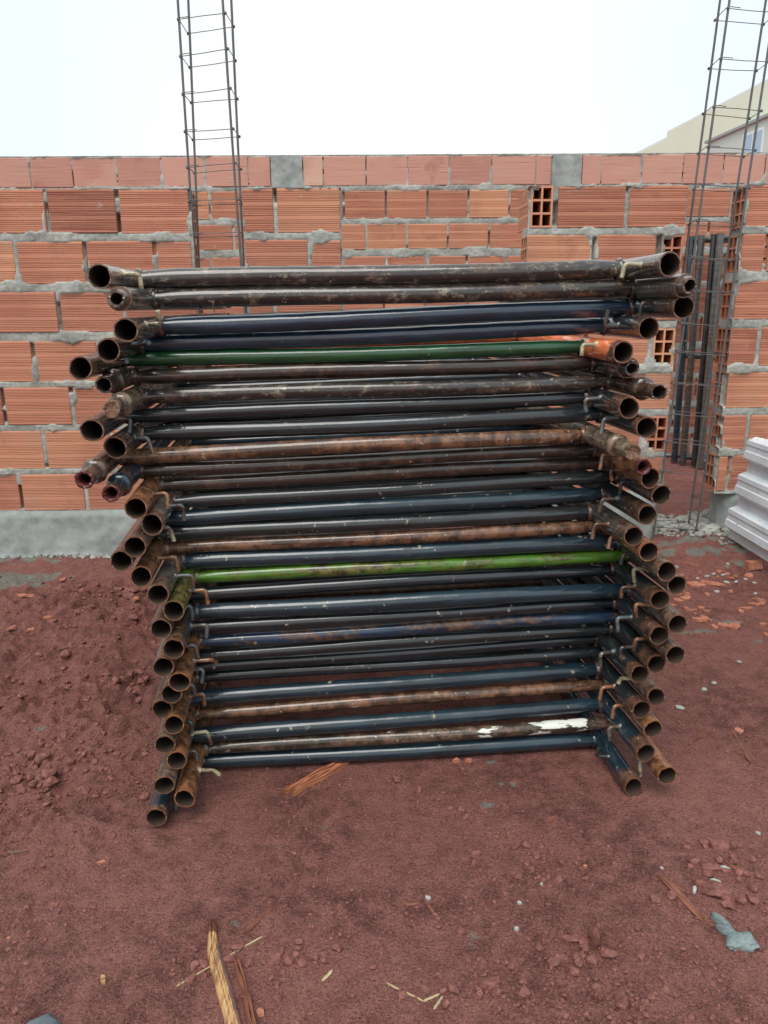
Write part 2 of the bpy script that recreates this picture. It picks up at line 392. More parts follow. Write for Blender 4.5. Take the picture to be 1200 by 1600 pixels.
def hollow_face(mb, F, w, z0, z1, cols, tone, flip=False):
    s = .0075; cw = (w - s*(cols+1))/cols; rows = 3; ch = (z1-z0 - s*(rows+1))/rows
    us = [0]; zs = [z0]
    for c_ in range(cols): us += [s + c_*(cw+s), s + c_*(cw+s) + cw]
    us += [w]
    for r in range(rows): zs += [z0 + s + r*(ch+s), z0 + s + r*(ch+s) + ch]
    zs += [z1]
    def quad(a, mat=0):
        mb.add(a, [(0, 1, 2, 3) if not flip else (3, 2, 1, 0)], False, tone, mat)
    for i in range(len(us)-1):
        for j in range(len(zs)-1):
            u0, u1, a, b = us[i], us[i+1], zs[j], zs[j+1]
            if i % 2 == 1 and j % 2 == 1:
                D = .16
                quad([F(u0, 0, a), F(u0, D, a), F(u0, D, b), F(u0, 0, b)][::-1], 1); quad([F(u1, 0, a), F(u1, D, a), F(u1, D, b), F(u1, 0, b)], 1)
                quad([F(u0, 0, a), F(u1, 0, a), F(u1, D, a), F(u0, D, a)], 1); quad([F(u0, 0, b), F(u1, 0, b), F(u1, D, b), F(u0, D, b)][::-1], 1)
                quad([F(u0, D, a), F(u1, D, a), F(u1, D, b), F(u0, D, b)], 1)
            else:
                quad([F(u0, 0, a), F(u1, 0, a), F(u1, 0, b), F(u0, 0, b)])
def mortar(name, parent, x0, x1, z0, z1, y0, rects, res, seed, spill=.006, void=.5, slopef=lambda x: 0*x, band=None):
    """rough mortar skin: stands in the joints, smears over block edges, is missing here and there"""
    xs = np.arange(x0, x1+res, res); zs = np.arange(z0, z1+res, res); XX, ZZ = np.meshgrid(xs, zs)
    mar = np.full(XX.shape, -.02)
    for (a, b, c_, d_) in rects:
        i0, i1 = np.searchsorted(xs, a-.0), np.searchsorted(xs, b); j0, j1 = np.searchsorted(zs, c_), np.searchsorted(zs, d_)
        if i1 <= i0 or j1 <= j0: continue
        sx, sz = XX[j0:j1, i0:i1], ZZ[j0:j1, i0:i1]
        m_ = np.minimum(np.minimum(sx-a, b-sx), np.minimum(sz-c_, d_-sz))
        mar[j0:j1, i0:i1] = np.maximum(mar[j0:j1, i0:i1], m_)
    big = fbm(XX, ZZ, 9, 3, seed); med = fbm(XX, ZZ, 60, 3, seed+9)
    reach = spill*(sstep(.50, .85, big)*2.6) + (med-.5)*.008 - .0005
    s = sstep(-.0015, .0025, reach - mar)
    rough = fbm(XX, ZZ, 90, 3, seed+20)
    front = -.0010 + .006*(rough-.6) - .003*sstep(.5, .8, big)
    # voids only in upright joints
    vj = sstep(.50, .56, fbm(XX*.5, ZZ*.8, 14, 2, seed+33)) * void
    hz = np.zeros_like(XX)
    for (a, b, c_, d_) in rects:      # rows that a point belongs to
        j0, j1 = np.searchsorted(zs, c_+.01), np.searchsorted(zs, d_-.006); hz[j0:j1, :] = 1
    front = front + .035*vj*hz*(mar < -.001) + .004*(mar < 0)*(1-sstep(.4, .7, big))
    YY = y0 + np.where(s > .02, front*s + .0055*(1-s), .0055)
    nX, nZ = len(xs), len(zs); V = np.stack([XX, YY, ZZ], -1)
    ii = (np.arange(nZ-1)[:, None]*nX + np.arange(nX-1)[None, :])
    keep = (np.maximum.reduce([s[:-1, :-1], s[1:, :-1], s[:-1, 1:], s[1:, 1:]]) > .01).ravel()
    ii = ii.ravel()[keep]
    me = bpy.data.meshes.new(name); used = np.unique(np.concatenate([ii, ii+1, ii+nX, ii+nX+1]))
    remap = np.full(nX*nZ, -1); remap[used] = np.arange(len(used))
    me.vertices.add(len(used)); me.vertices.foreach_set('co', V.reshape(-1, 3)[used].astype(np.float32).ravel())
    q = remap[np.stack([ii, ii+1, ii+nX+1, ii+nX], 1)].ravel().astype(np.int32)
    me.loops.add(len(q)); me.loops.foreach_set('vertex_index', q); me.polygons.add(len(ii))
    me.polygons.foreach_set('loop_start', np.arange(0, len(q), 4, dtype=np.int32))
    me.polygons.foreach_set('loop_total', np.full(len(ii), 4, dtype=np.int32))
    me.polygons.foreach_set('use_smooth', np.ones(len(ii), bool)); me.update()
    me.materials.append(M_mortar)
    o = bpy.data.objects.new(name, me); COL.objects.link(o); o.parent = parent
    return o

# front wall plane, a little farther on the right; rows measured on the left end and on the right end
FY = 3.15; FYAW = math.radians(1.3)
def wallx(px, py, Y=FY, yaw=FYAW):
    """picture point -> (u, z) on the wall plane Y + tan(yaw)*x"""
    r = ray(px, py); k = Y/(1 - math.tan(yaw)*r.x)
    return r.x*k/math.cos(yaw), CAM_H + r.z*k
ROWS = []
for top, bot in ((296, 365), (377, 443), (457, 519), (533, 596), (605, 663), (673, 733), (741, 797)):
    ROWS.append((wallx(100, bot)[1], wallx(100, top)[1]))
zbase = ROWS[-1][0] - .010
T_W = .125
def wall(name, label, rows, y0, yaw, smooth=(), base=None, res=.0065, seed=1, mort=(None, None), spill=.006, t=T_W, back=True, void=1.0):
    root = empty(name, (0, y0, 0), (0, 0, yaw)); tag(root, label, 'wall')
    mb = MB(); rects = []; sm = MB()
    for (z0, z1, bl) in rows:
        for (a, b, hol, grv) in bl:
            dz0, dz1 = rnd.uniform(-.002, .002), rnd.uniform(-.002, .002)
            M_ = sm if not grv else mb
            tn = max(0, min(1, rnd.gauss(.52, .22)))
            block(M_, a+.0005, b-.0005, z0+dz0, z1+dz1, 0, t, tn, bool(grv), hol, rnd.uniform(-.003, .003), skew=rnd.uniform(-.006, .006) if hol is None else 0)
            rects.append((a, b, z0+dz0, z1+dz1))
    mb.build('brickwork', [M_brick, M_hole], root)
    if sm.v: sm.build('smooth_brick_course', [M_smooth, M_hole], root)
    xs = [r[0] for r in rects] + [r[1] for r in rects]
    x0 = min(xs) if mort[0] is None else mort[0]; x1 = max(xs) if mort[1] is None else mort[1]
    zt = max(r[3] for r in rects); zb = min(r[2] for r in rects)
    mortar('mortar', root, x0, x1, zb-.012, zt-.002, 0, rects, res, seed, spill, void)
    core = MB()     # bed mortar through the depth of the wall behind the skin
    zs_sorted = sorted(set((r[0], r[1]) for r in [(z0, z1) for z0, z1, _ in rows]))
    for k in range(len(zs_sorted)-1):
        a, b = zs_sorted[k][1]+.0015, zs_sorted[k+1][0]-.0015
        rr = [x for z0, z1, bl in rows if abs(z0-zs_sorted[k][0]) < 1e-6 for x in bl]
        xa, xb = min(r[0] for r in rr)+.004, max(r[1] for r in rr)-.004
        n = max(2, int((xb-xa)/.05)); 
        if b > a: box(core, xa, xb, .012, t-.004, a-.003, b+.003)
    if core.v: core.build('bed_mortar', M_mortar, root)
    return root, rects
def box(mb, x0, x1, y0, y1, z0, z1, att=0.0, mat=0):
    v = [(x0, y0, z0), (x1, y0, z0), (x1, y1, z0), (x0, y1, z0), (x0, y0, z1), (x1, y0, z1), (x1, y1, z1), (x0, y1, z1)]
    mb.add(v, [(0, 3, 2, 1), (4, 5, 6, 7), (0, 1, 5, 4), (1, 2, 6, 5), (2, 3, 7, 6), (3, 0, 4, 7)], False, att, mat)
PITCHB = .282
def course(i, joints_px, lo_u, hi_u, gap=.012, hol_l=None, hol_r=None, y=None, rows=ROWS, wy=FY, yaw=FYAW, fill=True):
    """blocks of one course from joint positions in the photo, carried on at the usual pitch"""
    z0, z1 = rows[i]
    ymid = y
    js = sorted(wallx(p, ymid, wy, yaw)[0] for p in joints_px)
    if fill:
        while js and js[0] - PITCHB > lo_u + .04: js.insert(0, js[0]-PITCHB)
        while js and js[-1] + PITCHB < hi_u - .04: js.append(js[-1]+PITCHB)
    js = [j for j in js if lo_u+.02 < j < hi_u-.02]
    ed = [lo_u] + js + [hi_u]; out = []
    for k in range(len(ed)-1):
        a = ed[k] + (gap/2 if k else 0); b = ed[k+1] - (gap/2 if k < len(ed)-2 else 0)
        h = hol_l if k == 0 else (hol_r if k == len(ed)-2 else None)
        out.append((a, b, h, 1))
    return (z0, z1, out)
YM = [330, 410, 488, 565, 634, 703, 769]
def uu(px, i): return wallx(px, YM[i])[0]
# left wall
el = uu(296, 0)
rows = [course(i, j, -2.6, el + rnd.uniform(-.006, .008), .014, hol_r='r', y=YM[i]) for i, j in enumerate(
    [[73, 184], [26, 134, 243], [92, 195], [53, 155], [6, 113, 220], [70, 176], [32, 134, 236]])]
wl, _ = wall('brick_wall', 'hollow clay block wall at the left, its right end open beside the left rebar column', rows, FY, FYAW, seed=5, spill=.0055)
# second piece, between the left rebar column and the wide opening
a0, a1 = uu(379, 0), uu(531, 0)
rows = [course(i, j, a0, a1, .014, hol_l=None, hol_r=None, y=YM[i]) for i, j in enumerate(
    [[430], [484], [430], [480], [430], [484], [430]])]
wall('brick_wall', 'narrow clay block wall pier directly right of the left rebar column', rows, FY, FYAW, seed=15, spill=.006)
# third piece, from the wide opening to the right rebar column
rows = []
RR = [(290, 355), (366, 426), (440, 501), (513, 573), (583, 640), (651, 705), (714, 768)]
RR = [(wallx(1000, b)[1], wallx(1000, a)[1]) for a, b in RR]
ZM = [322, 396, 470, 543, 611, 678, 741]
def u3(px, i): return wallx(px, ZM[i])[0]
l3, r3 = u3(826, 0), u3(1073, 0)
w9 = .086
for i, js in enumerate([[980], [928], [960], [915, ], [960], [905], [960]]):
    if i in (1, 3, 5):   # turned block at the right end
        z0, z1, bl = course(i, js, l3, r3-w9-.02, .014, hol_l='l', y=ZM[i], rows=RR, fill=(i != 1))
        bl.append((r3-w9, r3, 'f', 1))
    else:
        z0, z1, bl = course(i, js, l3+w9+.028, r3, .014, hol_r='r', y=ZM[i], rows=RR)
        bl.insert(0, (l3+.008, l3+.008+w9, 'f', 1))
    rows.append((z0, z1, bl))
wall('brick_wall', 'clay block wall behind the right half of the pipe stack, with turned hollow blocks at its ends', rows, FY, FYAW, seed=25, spill=.007)
# fourth piece, right of the right rebar column
l4 = u3(1166, 0)
rows = []
for i, js in enumerate([[1275], [1197], [1262], [1185], [1250], [1168], [1240]]):
    rows.append(course(i, js, l4 + rnd.uniform(-.006, .006), 2.9, .014, hol_l='l', y=ZM[i], rows=RR))
wall('brick_wall', 'clay block wall at the right edge with its hollow block ends facing the right rebar column', rows, FY, FYAW, seed=35, spill=.006)

# cement plinths under the walls
def plinth(label, x0, x1, ztop, seed, round_l=False):
    root = empty('cement_plinth', (0, FY, 0), (0, 0, FYAW)); tag(root, label, 'plinth')
    xs = np.arange(x0, x1+.01, .012); n = 22; V = []; 
    nx_ = len(xs)
    for k in range(n):
        f = k/(n-1)
        for x in xs:
            z = -.02 + f*(ztop+.02)
            y = -.012 - .010*(1-f) + .012*(float(fbm(x, z, 5, 3, seed))-.5) + .006*(float(fbm(x, z, 40, 2, seed+4))-.5)
            if f > .9: y += .012*(f-.9)/.1
            if f < .16: y -= (.16-f)/.16*.035*float(fbm(x, z, 14, 3, seed+8))
            if round_l:
                d = (x-x0)/.09
                if d < 1: y += .09*(1-math.sqrt(max(0, 1-(1-d)**2)))*(.4+.6*f); z = z - max(0, 1-d)**2*.03*f
            V.append((x, y, z))
    fs = [(k*nx_+i, k*nx_+i+1, (k+1)*nx_+i+1, (k+1)*nx_+i) for k in range(n-1) for i in range(nx_-1)]
    mb = MB(); mb.add(V, fs, True); b = n-1
    top = [V[b*nx_+i] for i in range(nx_)]; mb.add(top + [(x, T_W, ztop) for x, y, z in top], [(i, i+1, nx_+i+1, nx_+i) for i in range(nx_-1)], False)
    for s_, i in ((0, 0), (1, nx_-1)):
        side = [V[k*nx_+i] for k in range(n)]
        vs = side + [(p[0], T_W, p[2]) for p in side]
        mb.add(vs, [(k, k+1, n+k+1, n+k) if s_ == 0 else (k+1, k, n+k, n+k+1) for k in range(n-1)], False)
    mb.build('render_coat', M_conc, root)
    return root
plinth('smooth grey cement plinth under the left brick wall', -2.6, el, ROWS[-1][0]-.002, 3)
plinth('grey cement plinth hidden mostly by the pipe stack, under the narrow pier', a0, a1, ROWS[-1][0]-.002, 13)
plinth('grey cement plinth behind the right half of the pipe stack', l3, r3-.03, RR[-1][0]-.002, 23)
plinth('short grey cement plinth with a rounded end beside the corrugated sheets', u3(1142, 6)-.02, 2.9, RR[-1][0]-.002, 33, True)

# back wall, seen over and between the front pieces
BY = 5.2; BYAW = math.radians(.5)
BR = []
for a, b in ((243.5, 290), (297.5, 341), (350, 389), (401, 443), (452, 492), (501, 540), (549, 586), (595, 630), (639, 672), (681, 712)):
    BR.append((wallx(600, b, BY, BYAW)[1], wallx(600, a, BY, BYAW)[1]))
def ub(px, py): return wallx(px, py, BY, BYAW)[0]
BYM = [267, 319, 370, 422, 472, 520, 568, 612, 655, 697]
rows = []
tops = [47, 113, 182, 252, 320, 388, 423, 473, 505, 572, 637, 702, 768, 837, 862, 909, 940, 1003, 1067, 1130, 1195]
bl = []
conc_cells = []
js = [ub(p, 267) for p in tops]
pj = js[0] - PITCHB
while js[0] - PITCHB > -4.2: js.insert(0, js[0]-PITCHB)
while js[-1] < 4.2: js.append(js[-1]+PITCHB)
for k in range(len(js)-1):
    mid = (js[k]+js[k+1])/2
    if abs(mid - ub(448, 267)) < .03 or abs(mid - ub(885, 267)) < .03 or abs(mid - ub(14, 267)) < .0:
        conc_cells.append((js[k], js[k+1])); continue
    bl.append((js[k]+.003, js[k+1]-.003, None, 0))
rows.append((BR[0][0], BR[0][1], bl))
for i in range(1, 10):
    base = {1: [537, 603, 668, 732, 796], 2: [572, 636, 700, 764], 3: [604, 667, 729, 791]}.get(i, [536+32*(i % 2), 600+32*(i % 2), 664+32*(i % 2)])
    r = course(i, base, -4.2, 4.2, .012, y=BYM[i], rows=BR, wy=BY, yaw=BYAW)
    rows.append(r)
back, brects = wall('brick_wall', 'long clay block wall farther back with a smooth pinkish top course', rows, BY, BYAW, seed=45, res=.010, spill=.005, void=.8)
mb = MB()
for k, (a, b) in enumerate(conc_cells):
    xs = np.linspace(a+.002, b-.002, 20); zs = np.linspace(BR[0][0]-.01, BR[0][1]+.004, 20)
    V = [(x, -.006+.012*(float(fbm(x, z, 18, 3, 91))-.5), z) for z in zs for x in xs]
    mb.add(V, [(j*20+i, j*20+i+1, (j+1)*20+i+1, (j+1)*20+i) for j in range(19) for i in range(19)], True)
    box(mb, a+.002, b-.002, .006, T_W, BR[0][0]-.01, BR[0][1]+.003)
mb.build('cement_infill', M_conc, back)
mb = MB(); xs = np.arange(-4.2, 4.2, .02)
V = []
for x in xs:
    hh = .003 + .010*max(0, float(fbm(x, 1, 3, 3, 5))-.42) + .004*float(fbm(x, 2, 30, 2, 6))
    V += [(x, .001, BR[0][1]-.003), (x, .006, BR[0][1]+hh), (x, T_W-.006, BR[0][1]+hh), (x, T_W, BR[0][1]-.003)]
mb.add(V, [(i*4+k, (i+1)*4+k, (i+1)*4+k+1, i*4+k+1) for i in range(len(xs)-1) for k in range(3)], True)
mb.build('mortar_capping', M_mortar, back)

# ------------------------------------------------------------------ rebar columns
def rebar_column(label, bars, levels, tilt):
    """bars: (px0, py0, px1, py1, Y); one straight bar each, carried to ground and up out of frame"""
    root = empty('rebar_column', on_ground(bars[0][2], 860)); root.location = (0, 0, 0)
    lines = []
    for (x0, y0, x1, y1, Yd) in bars:
        p, q_ = at(x0, y0, Yd), at(x1, y1, Yd); d = (q_-p)/(q_.z-p.z); lines.append((p, d))
    base = lines[0][0] + lines[0][1]*(0-lines[0][0].z); root.location = (base.x, base.y, 0)
    tag(root, label, 'rebar cage')
    off = Vector(root.location)
    def pt(k, z): return lines[k][0] + lines[k][1]*(z-lines[k][0].z) - off
    for k in range(4):
        mb = MB(); pts = []
        for i in range(61):
            z = -.05 + 3.4*i/60; p = pt(k, z)
            p = p + Vector((.003*math.sin(z*2.1+k), .002*math.sin(z*1.7+k*2), 0)); pts.append(p)
        sweep(mb, pts, .0047, 8, wob=.04); mb.build('reinforcing_bar', m_rebar, root)
    for z in levels:
        mb = MB(); c4 = [pt(0, z), pt(1, z), pt(2, z), pt(3, z)]; cc = sum(c4, Vector())/4
        t_ = tilt(z); P4 = []
        for k, p in enumerate(c4):
            o_ = (p-cc).normalized()*.007; P4.append(p + o_ + Vector((0, 0, t_*(1 if k in (1, 2) else -1)/2 + rnd.uniform(-.003, .003))))
        P4.append(P4[0] + Vector((0, 0, .006))); P4.append(P4[0]*.75 + P4[1]*.25 + Vector((.0, -.004, .004)))
        path = []
        for a, b in zip(P4[:-1], P4[1:]):
            sag = rnd.uniform(-.002, .002)
            for f in (0, .04, .5, .96): path.append(a.lerp(b, f) + Vector((0, 0, sag if f == .5 else 0)))
        path.append(P4[-1])
        sweep(mb, path, .0015, 6); 
        for k in range(4):   # tie wire knots
            ctr = P4[k]; sweep(mb, [ctr+Vector((0, 0, -.005)), ctr, ctr+Vector((0, 0, .005))], [.003, .0052, .003], 7, cap0=True, cap1=True)
        mb.build('stirrup', m_rebar, root)
    return root
def zlev(px, ys, Y): return [at(px, y, Y).z for y in ys]
lv = zlev(290, [31, 87, 147, 207, 261, 315, 367], 3.17)
lv = [lv[0]+.18*k for k in (3, 2, 1)] + lv + [lv[-1]-.19*k for k in range(1, 6)]
rebar_column('slim cage of four thin rebars rising behind the left end of the pipe stack',
    [(279, 0, 303, 400, 3.14), (349, 0, 376.5, 400, 3.14), (361, 0, 381.5, 400, 3.27), (293, 0, 311, 400, 3.27)],
    [z for z in lv if z > .03], lambda z: max(0, .035*(z-1.1)/1.5))
lv = zlev(1050, [174, 237, 294, 350, 405, 456, 508, 552, 602, 648, 692, 737, 780, 822], 3.17)
lv = [lv[0]+.16*k for k in (5, 4, 3, 2, 1)] + lv
rebar_column('leaning cage of four thin rebars in the narrow gap right of the pipe stack',
    [(1141, 0, 1036, 730, 3.14), (1213, 0, 1102, 730, 3.14), (1197, 0, 1088, 730, 3.25), (1124, 0, 1030, 730, 3.25)],
    [z for z in lv if z > .02], lambda z: -.012)

# ------------------------------------------------------------------ the stack of scaffold frames
Q = [
    (0.0148, 1.5791, 0.0925, 0.0210, -0.0017, 0.1904, 0.1890), (0.0723, 1.5823, 0.0959, 0.0602, 0.0055, 0.1805, 0.2171),
    (0.0309, 1.5876, 0.1152, 0.0969, 0.0082, 0.1828, 0.2071), (0.0516, 1.6151, 0.1169, 0.1367, 0.0091, 0.1831, 0.2082),
    (0.0301, 1.6184, 0.1200, 0.1737, 0.0081, 0.1871, 0.1964), (0.0501, 1.6371, 0.1100, 0.2135, 0.0073, 0.2038, 0.2275),
    (0.0259, 1.6272, 0.1265, 0.2471, 0.0106, 0.1797, 0.1909), (0.0519, 1.6112, 0.1184, 0.2830, 0.0099, 0.1727, 0.1938),
    (0.0748, 1.6038, 0.1145, 0.3189, 0.0092, 0.1876, 0.2166), (0.0483, 1.5924, 0.1126, 0.3542, 0.0094, 0.1824, 0.1859),
    (0.0738, 1.5887, 0.1029, 0.3909, 0.0062, 0.1847, 0.2007), (0.0450, 1.6118, 0.1141, 0.4277, 0.0127, 0.1854, 0.1973),
    (0.0749, 1.6091, 0.1016, 0.4644, 0.0103, 0.1891, 0.1969), (0.0488, 1.6079, 0.1035, 0.4977, 0.0060, 0.1933, 0.2029),
    (0.0155, 1.6068, 0.1102, 0.5315, 0.0127, 0.1740, 0.1893), (-0.0178, 1.6034, 0.1156, 0.5648, 0.0106, 0.1737, 0.1875),
    (0.0111, 1.6098, 0.1239, 0.6010, 0.0190, 0.1918, 0.1839), (0.0411, 1.6151, 0.1241, 0.6375, 0.0212, 0.1701, 0.1769),
    (0.0159, 1.6202, 0.1253, 0.6729, 0.0193, 0.1924, 0.1811), (-0.0174, 1.5987, 0.1182, 0.7056, 0.0186, 0.1953, 0.1991),
    (-0.0498, 1.5794, 0.1103, 0.7398, 0.0209, 0.2105, 0.2105), (-0.0129, 1.5992, 0.1024, 0.7806, 0.0218, 0.1459, 0.1910),
    (-0.0439, 1.6049, 0.0975, 0.8170, 0.0208, 0.1853, 0.1814), (-0.0014, 1.6038, 0.0878, 0.8528, 0.0153, 0.1962, 0.2086),
    (-0.0287, 1.6309, 0.0891, 0.8908, 0.0160, 0.1659, 0.1654), (-0.0561, 1.6268, 0.0867, 0.9237, 0.0154, 0.2006, 0.1811),
    (-0.0085, 1.6307, 0.0873, 0.9607, 0.0289, 0.1856, 0.1784), (0.0370, 1.6146, 0.0794, 0.9975, 0.0315, 0.2077, 0.2031),
    (0.0324, 1.6026, 0.0694, 1.0424, 0.0163, 0.2147, 0.2185), (0.0033, 1.6055, 0.0674, 1.0797, 0.0164, 0.2020, 0.1966)]
# crossbar material, crossbar radius, left leg, right leg, left end, right end, left hook, right hook
# ends: o open, s spigot, c spigot closed, t torn spigot. hooks: colour + way (d down, u up, f forward, l low) or None
FR = [
 ('petrol', .0170, 'petrol', 'petrol', 'o', 'o', 'greyl', 'darku', 'blue-black', ''),
 ('white', .0150, 'rust', 'rust', 'o', 'o', 'creamf', 'creaml', 'brown', ' splashed white'),
 ('petrol', .0175, 'steel', 'petrol', 'o', 'o', 'greyd', 'greyd', 'blue-black', ''),
 ('brown', .0140, 'rust', 'rust', 'o', 'o', 'creamd', 'rustyd', 'thin rusty brown', ''),
 ('petrol', .0172, 'steel', 'dark', 'o', 'o', 'darkd', 'rustyd', 'blue-black', ''),
 ('black', .0140, 'rust', 'greyrust', 'o', 'o', 'rustyd', 'creamf', 'thin black', ''),
 ('black', .0140, 'dark', 'dark', 'o', 'o', 'greyd', 'greyd', 'thin black', ''),
 ('dark', .0145, 'steel', 'dark', 'o', 'o', 'greyd', 'darkd', 'black', ''),
 ('blue', .0150, 'rust', 'greyrust', 'o', 'o', 'rustyf', 'rustyd', 'worn blue', ''),
 ('black', .0140, 'steel', 'dark', 'o', 'o', 'greyd', 'greyd', 'thin black', ''),
 ('petrol', .0175, 'dark', 'steel', 'o', 'o', 'greyd', 'rustyd', 'thick black', ''),
 ('black', .0145, 'greyrust', 'dark', 'o', 'o', 'greyd', 'rustyd', 'black', ''),
 ('lime', .0145, 'lime', 'greyrust', 'o', 'o', 'rustyd', 'creamd', 'bright green', ''),
 ('petrol', .0175, 'steel', 'greyrust', 'o', 'o', 'greyd', 'darkd', 'thick black', ''),
 ('brown', .0145, 'rust', 'rust', 'o', 'o', 'rustyd', 'rustyd', 'reddish brown', ''),
 ('dark', .0165, 'greyrust', 'greyrust', 'o', 'o', None, 'rustyd', 'black', ''),
 ('petrol', .0170, 'greyrust', 'dark', 'o', 'o', 'creamd', 'greyd', 'black', ''),
 ('dark', .0148, 'steel', 'greyrust', 'o', 'o', 'greyd', 'darkd', 'thin black', ''),
 ('dbrown', .0165, 'rust', 'rust', 'o', 'o', 'rustyd', 'rustyd', 'dark brown', ''),
 ('dbrown', .0150, 'petrol', 'rust', 't', 't', None, 'rustyd', 'blackish brown', ''),
 ('brown', .0165, 'greyrust', 'dirty', 't', 'c', None, None, 'brown', ''),
 ('black', .0165, 'dark', 'black', 'o', 'o', 'greyd', 'greyd', 'black', ''),
 ('black', .0148, 'greyrust', 'dark', 'o', 'o', 'greyd', 'greyd', 'thin black', ''),
 ('crusty', .0155, 'dirty', 'dbrown', 'c', 's', None, None, 'dirt-caked brown', ''),
 ('dbrown', .0160, 'dbrown', 'dark', 's', 'p', None, None, 'blackish brown', ''),
 ('green', .0155, 'greyrust', 'orange', 'o', 'o', 'darkf', 'creamd', 'dark green', ' and orange leg'),
 ('navy', .0170, 'dark', 'dark', 'o', 'o', 'darkf', 'greyu', 'navy', ''),
 ('navy', .0180, 'greyrust', 'dark', 'o', 'o', 'creamu', 'darkd', 'thick navy', ''),
 ('crusty', .0175, 'greyrust', 'steel', 'p', 'p', None, None, 'crusted grey-brown', ''),
 ('crusty', .0195, 'greyrust', 'dbrown', 'o', 'o', 'creamd', 'creamd', 'wet brown', ''),
]
ORD = ['bottom', 'second', 'third', 'fourth', 'fifth', 'sixth', 'seventh', 'eighth', 'ninth', 'tenth', 'eleventh', 'twelfth', 'thirteenth',
       'fourteenth', 'fifteenth', 'sixteenth', 'seventeenth', 'eighteenth', 'nineteenth', 'twentieth']
def ordlabel(k, n=30):
    if k == 0: return 'at the bottom of the stack'
    if k == n-1: return 'on top of the stack'
    return '%s from the %s of the stack' % ((ORD[k], 'bottom') if k < 16 else (ORD[n-1-k], 'top'))
RL = .0212
def leg(mb, x, s, L, kind, seed):
    n0 = len(mb.v); leg_(mb, x, s, L, kind, seed); rr = random.Random(seed*3+1)
    e = rr.uniform(-.055, .055); an = rr.uniform(0, 6.28); dn = rr.uniform(.0, .10) if rr.random() < .5 else 0
    for i in range(n0, len(mb.v)):
        vx, vy, vz = mb.v[i]; f = math.exp(-((vy+s)/.05)**2) if vy < -s+.2 else 0
        if f < .01: continue
        dx, dz = vx-x, vz-RL; a = math.atan2(dz, dx); q_ = math.cos(a-an)
        k = 1 + f*(e*math.cos(2*(a-an)) - dn*max(0, q_)**6)
        mb.v[i] = (x+dx*k, vy + .0016*math.exp(-((vy+s)/.006)**2)*(float(vnoise(a*3+9, seed, seed))-.5)*2, RL+dz*k)
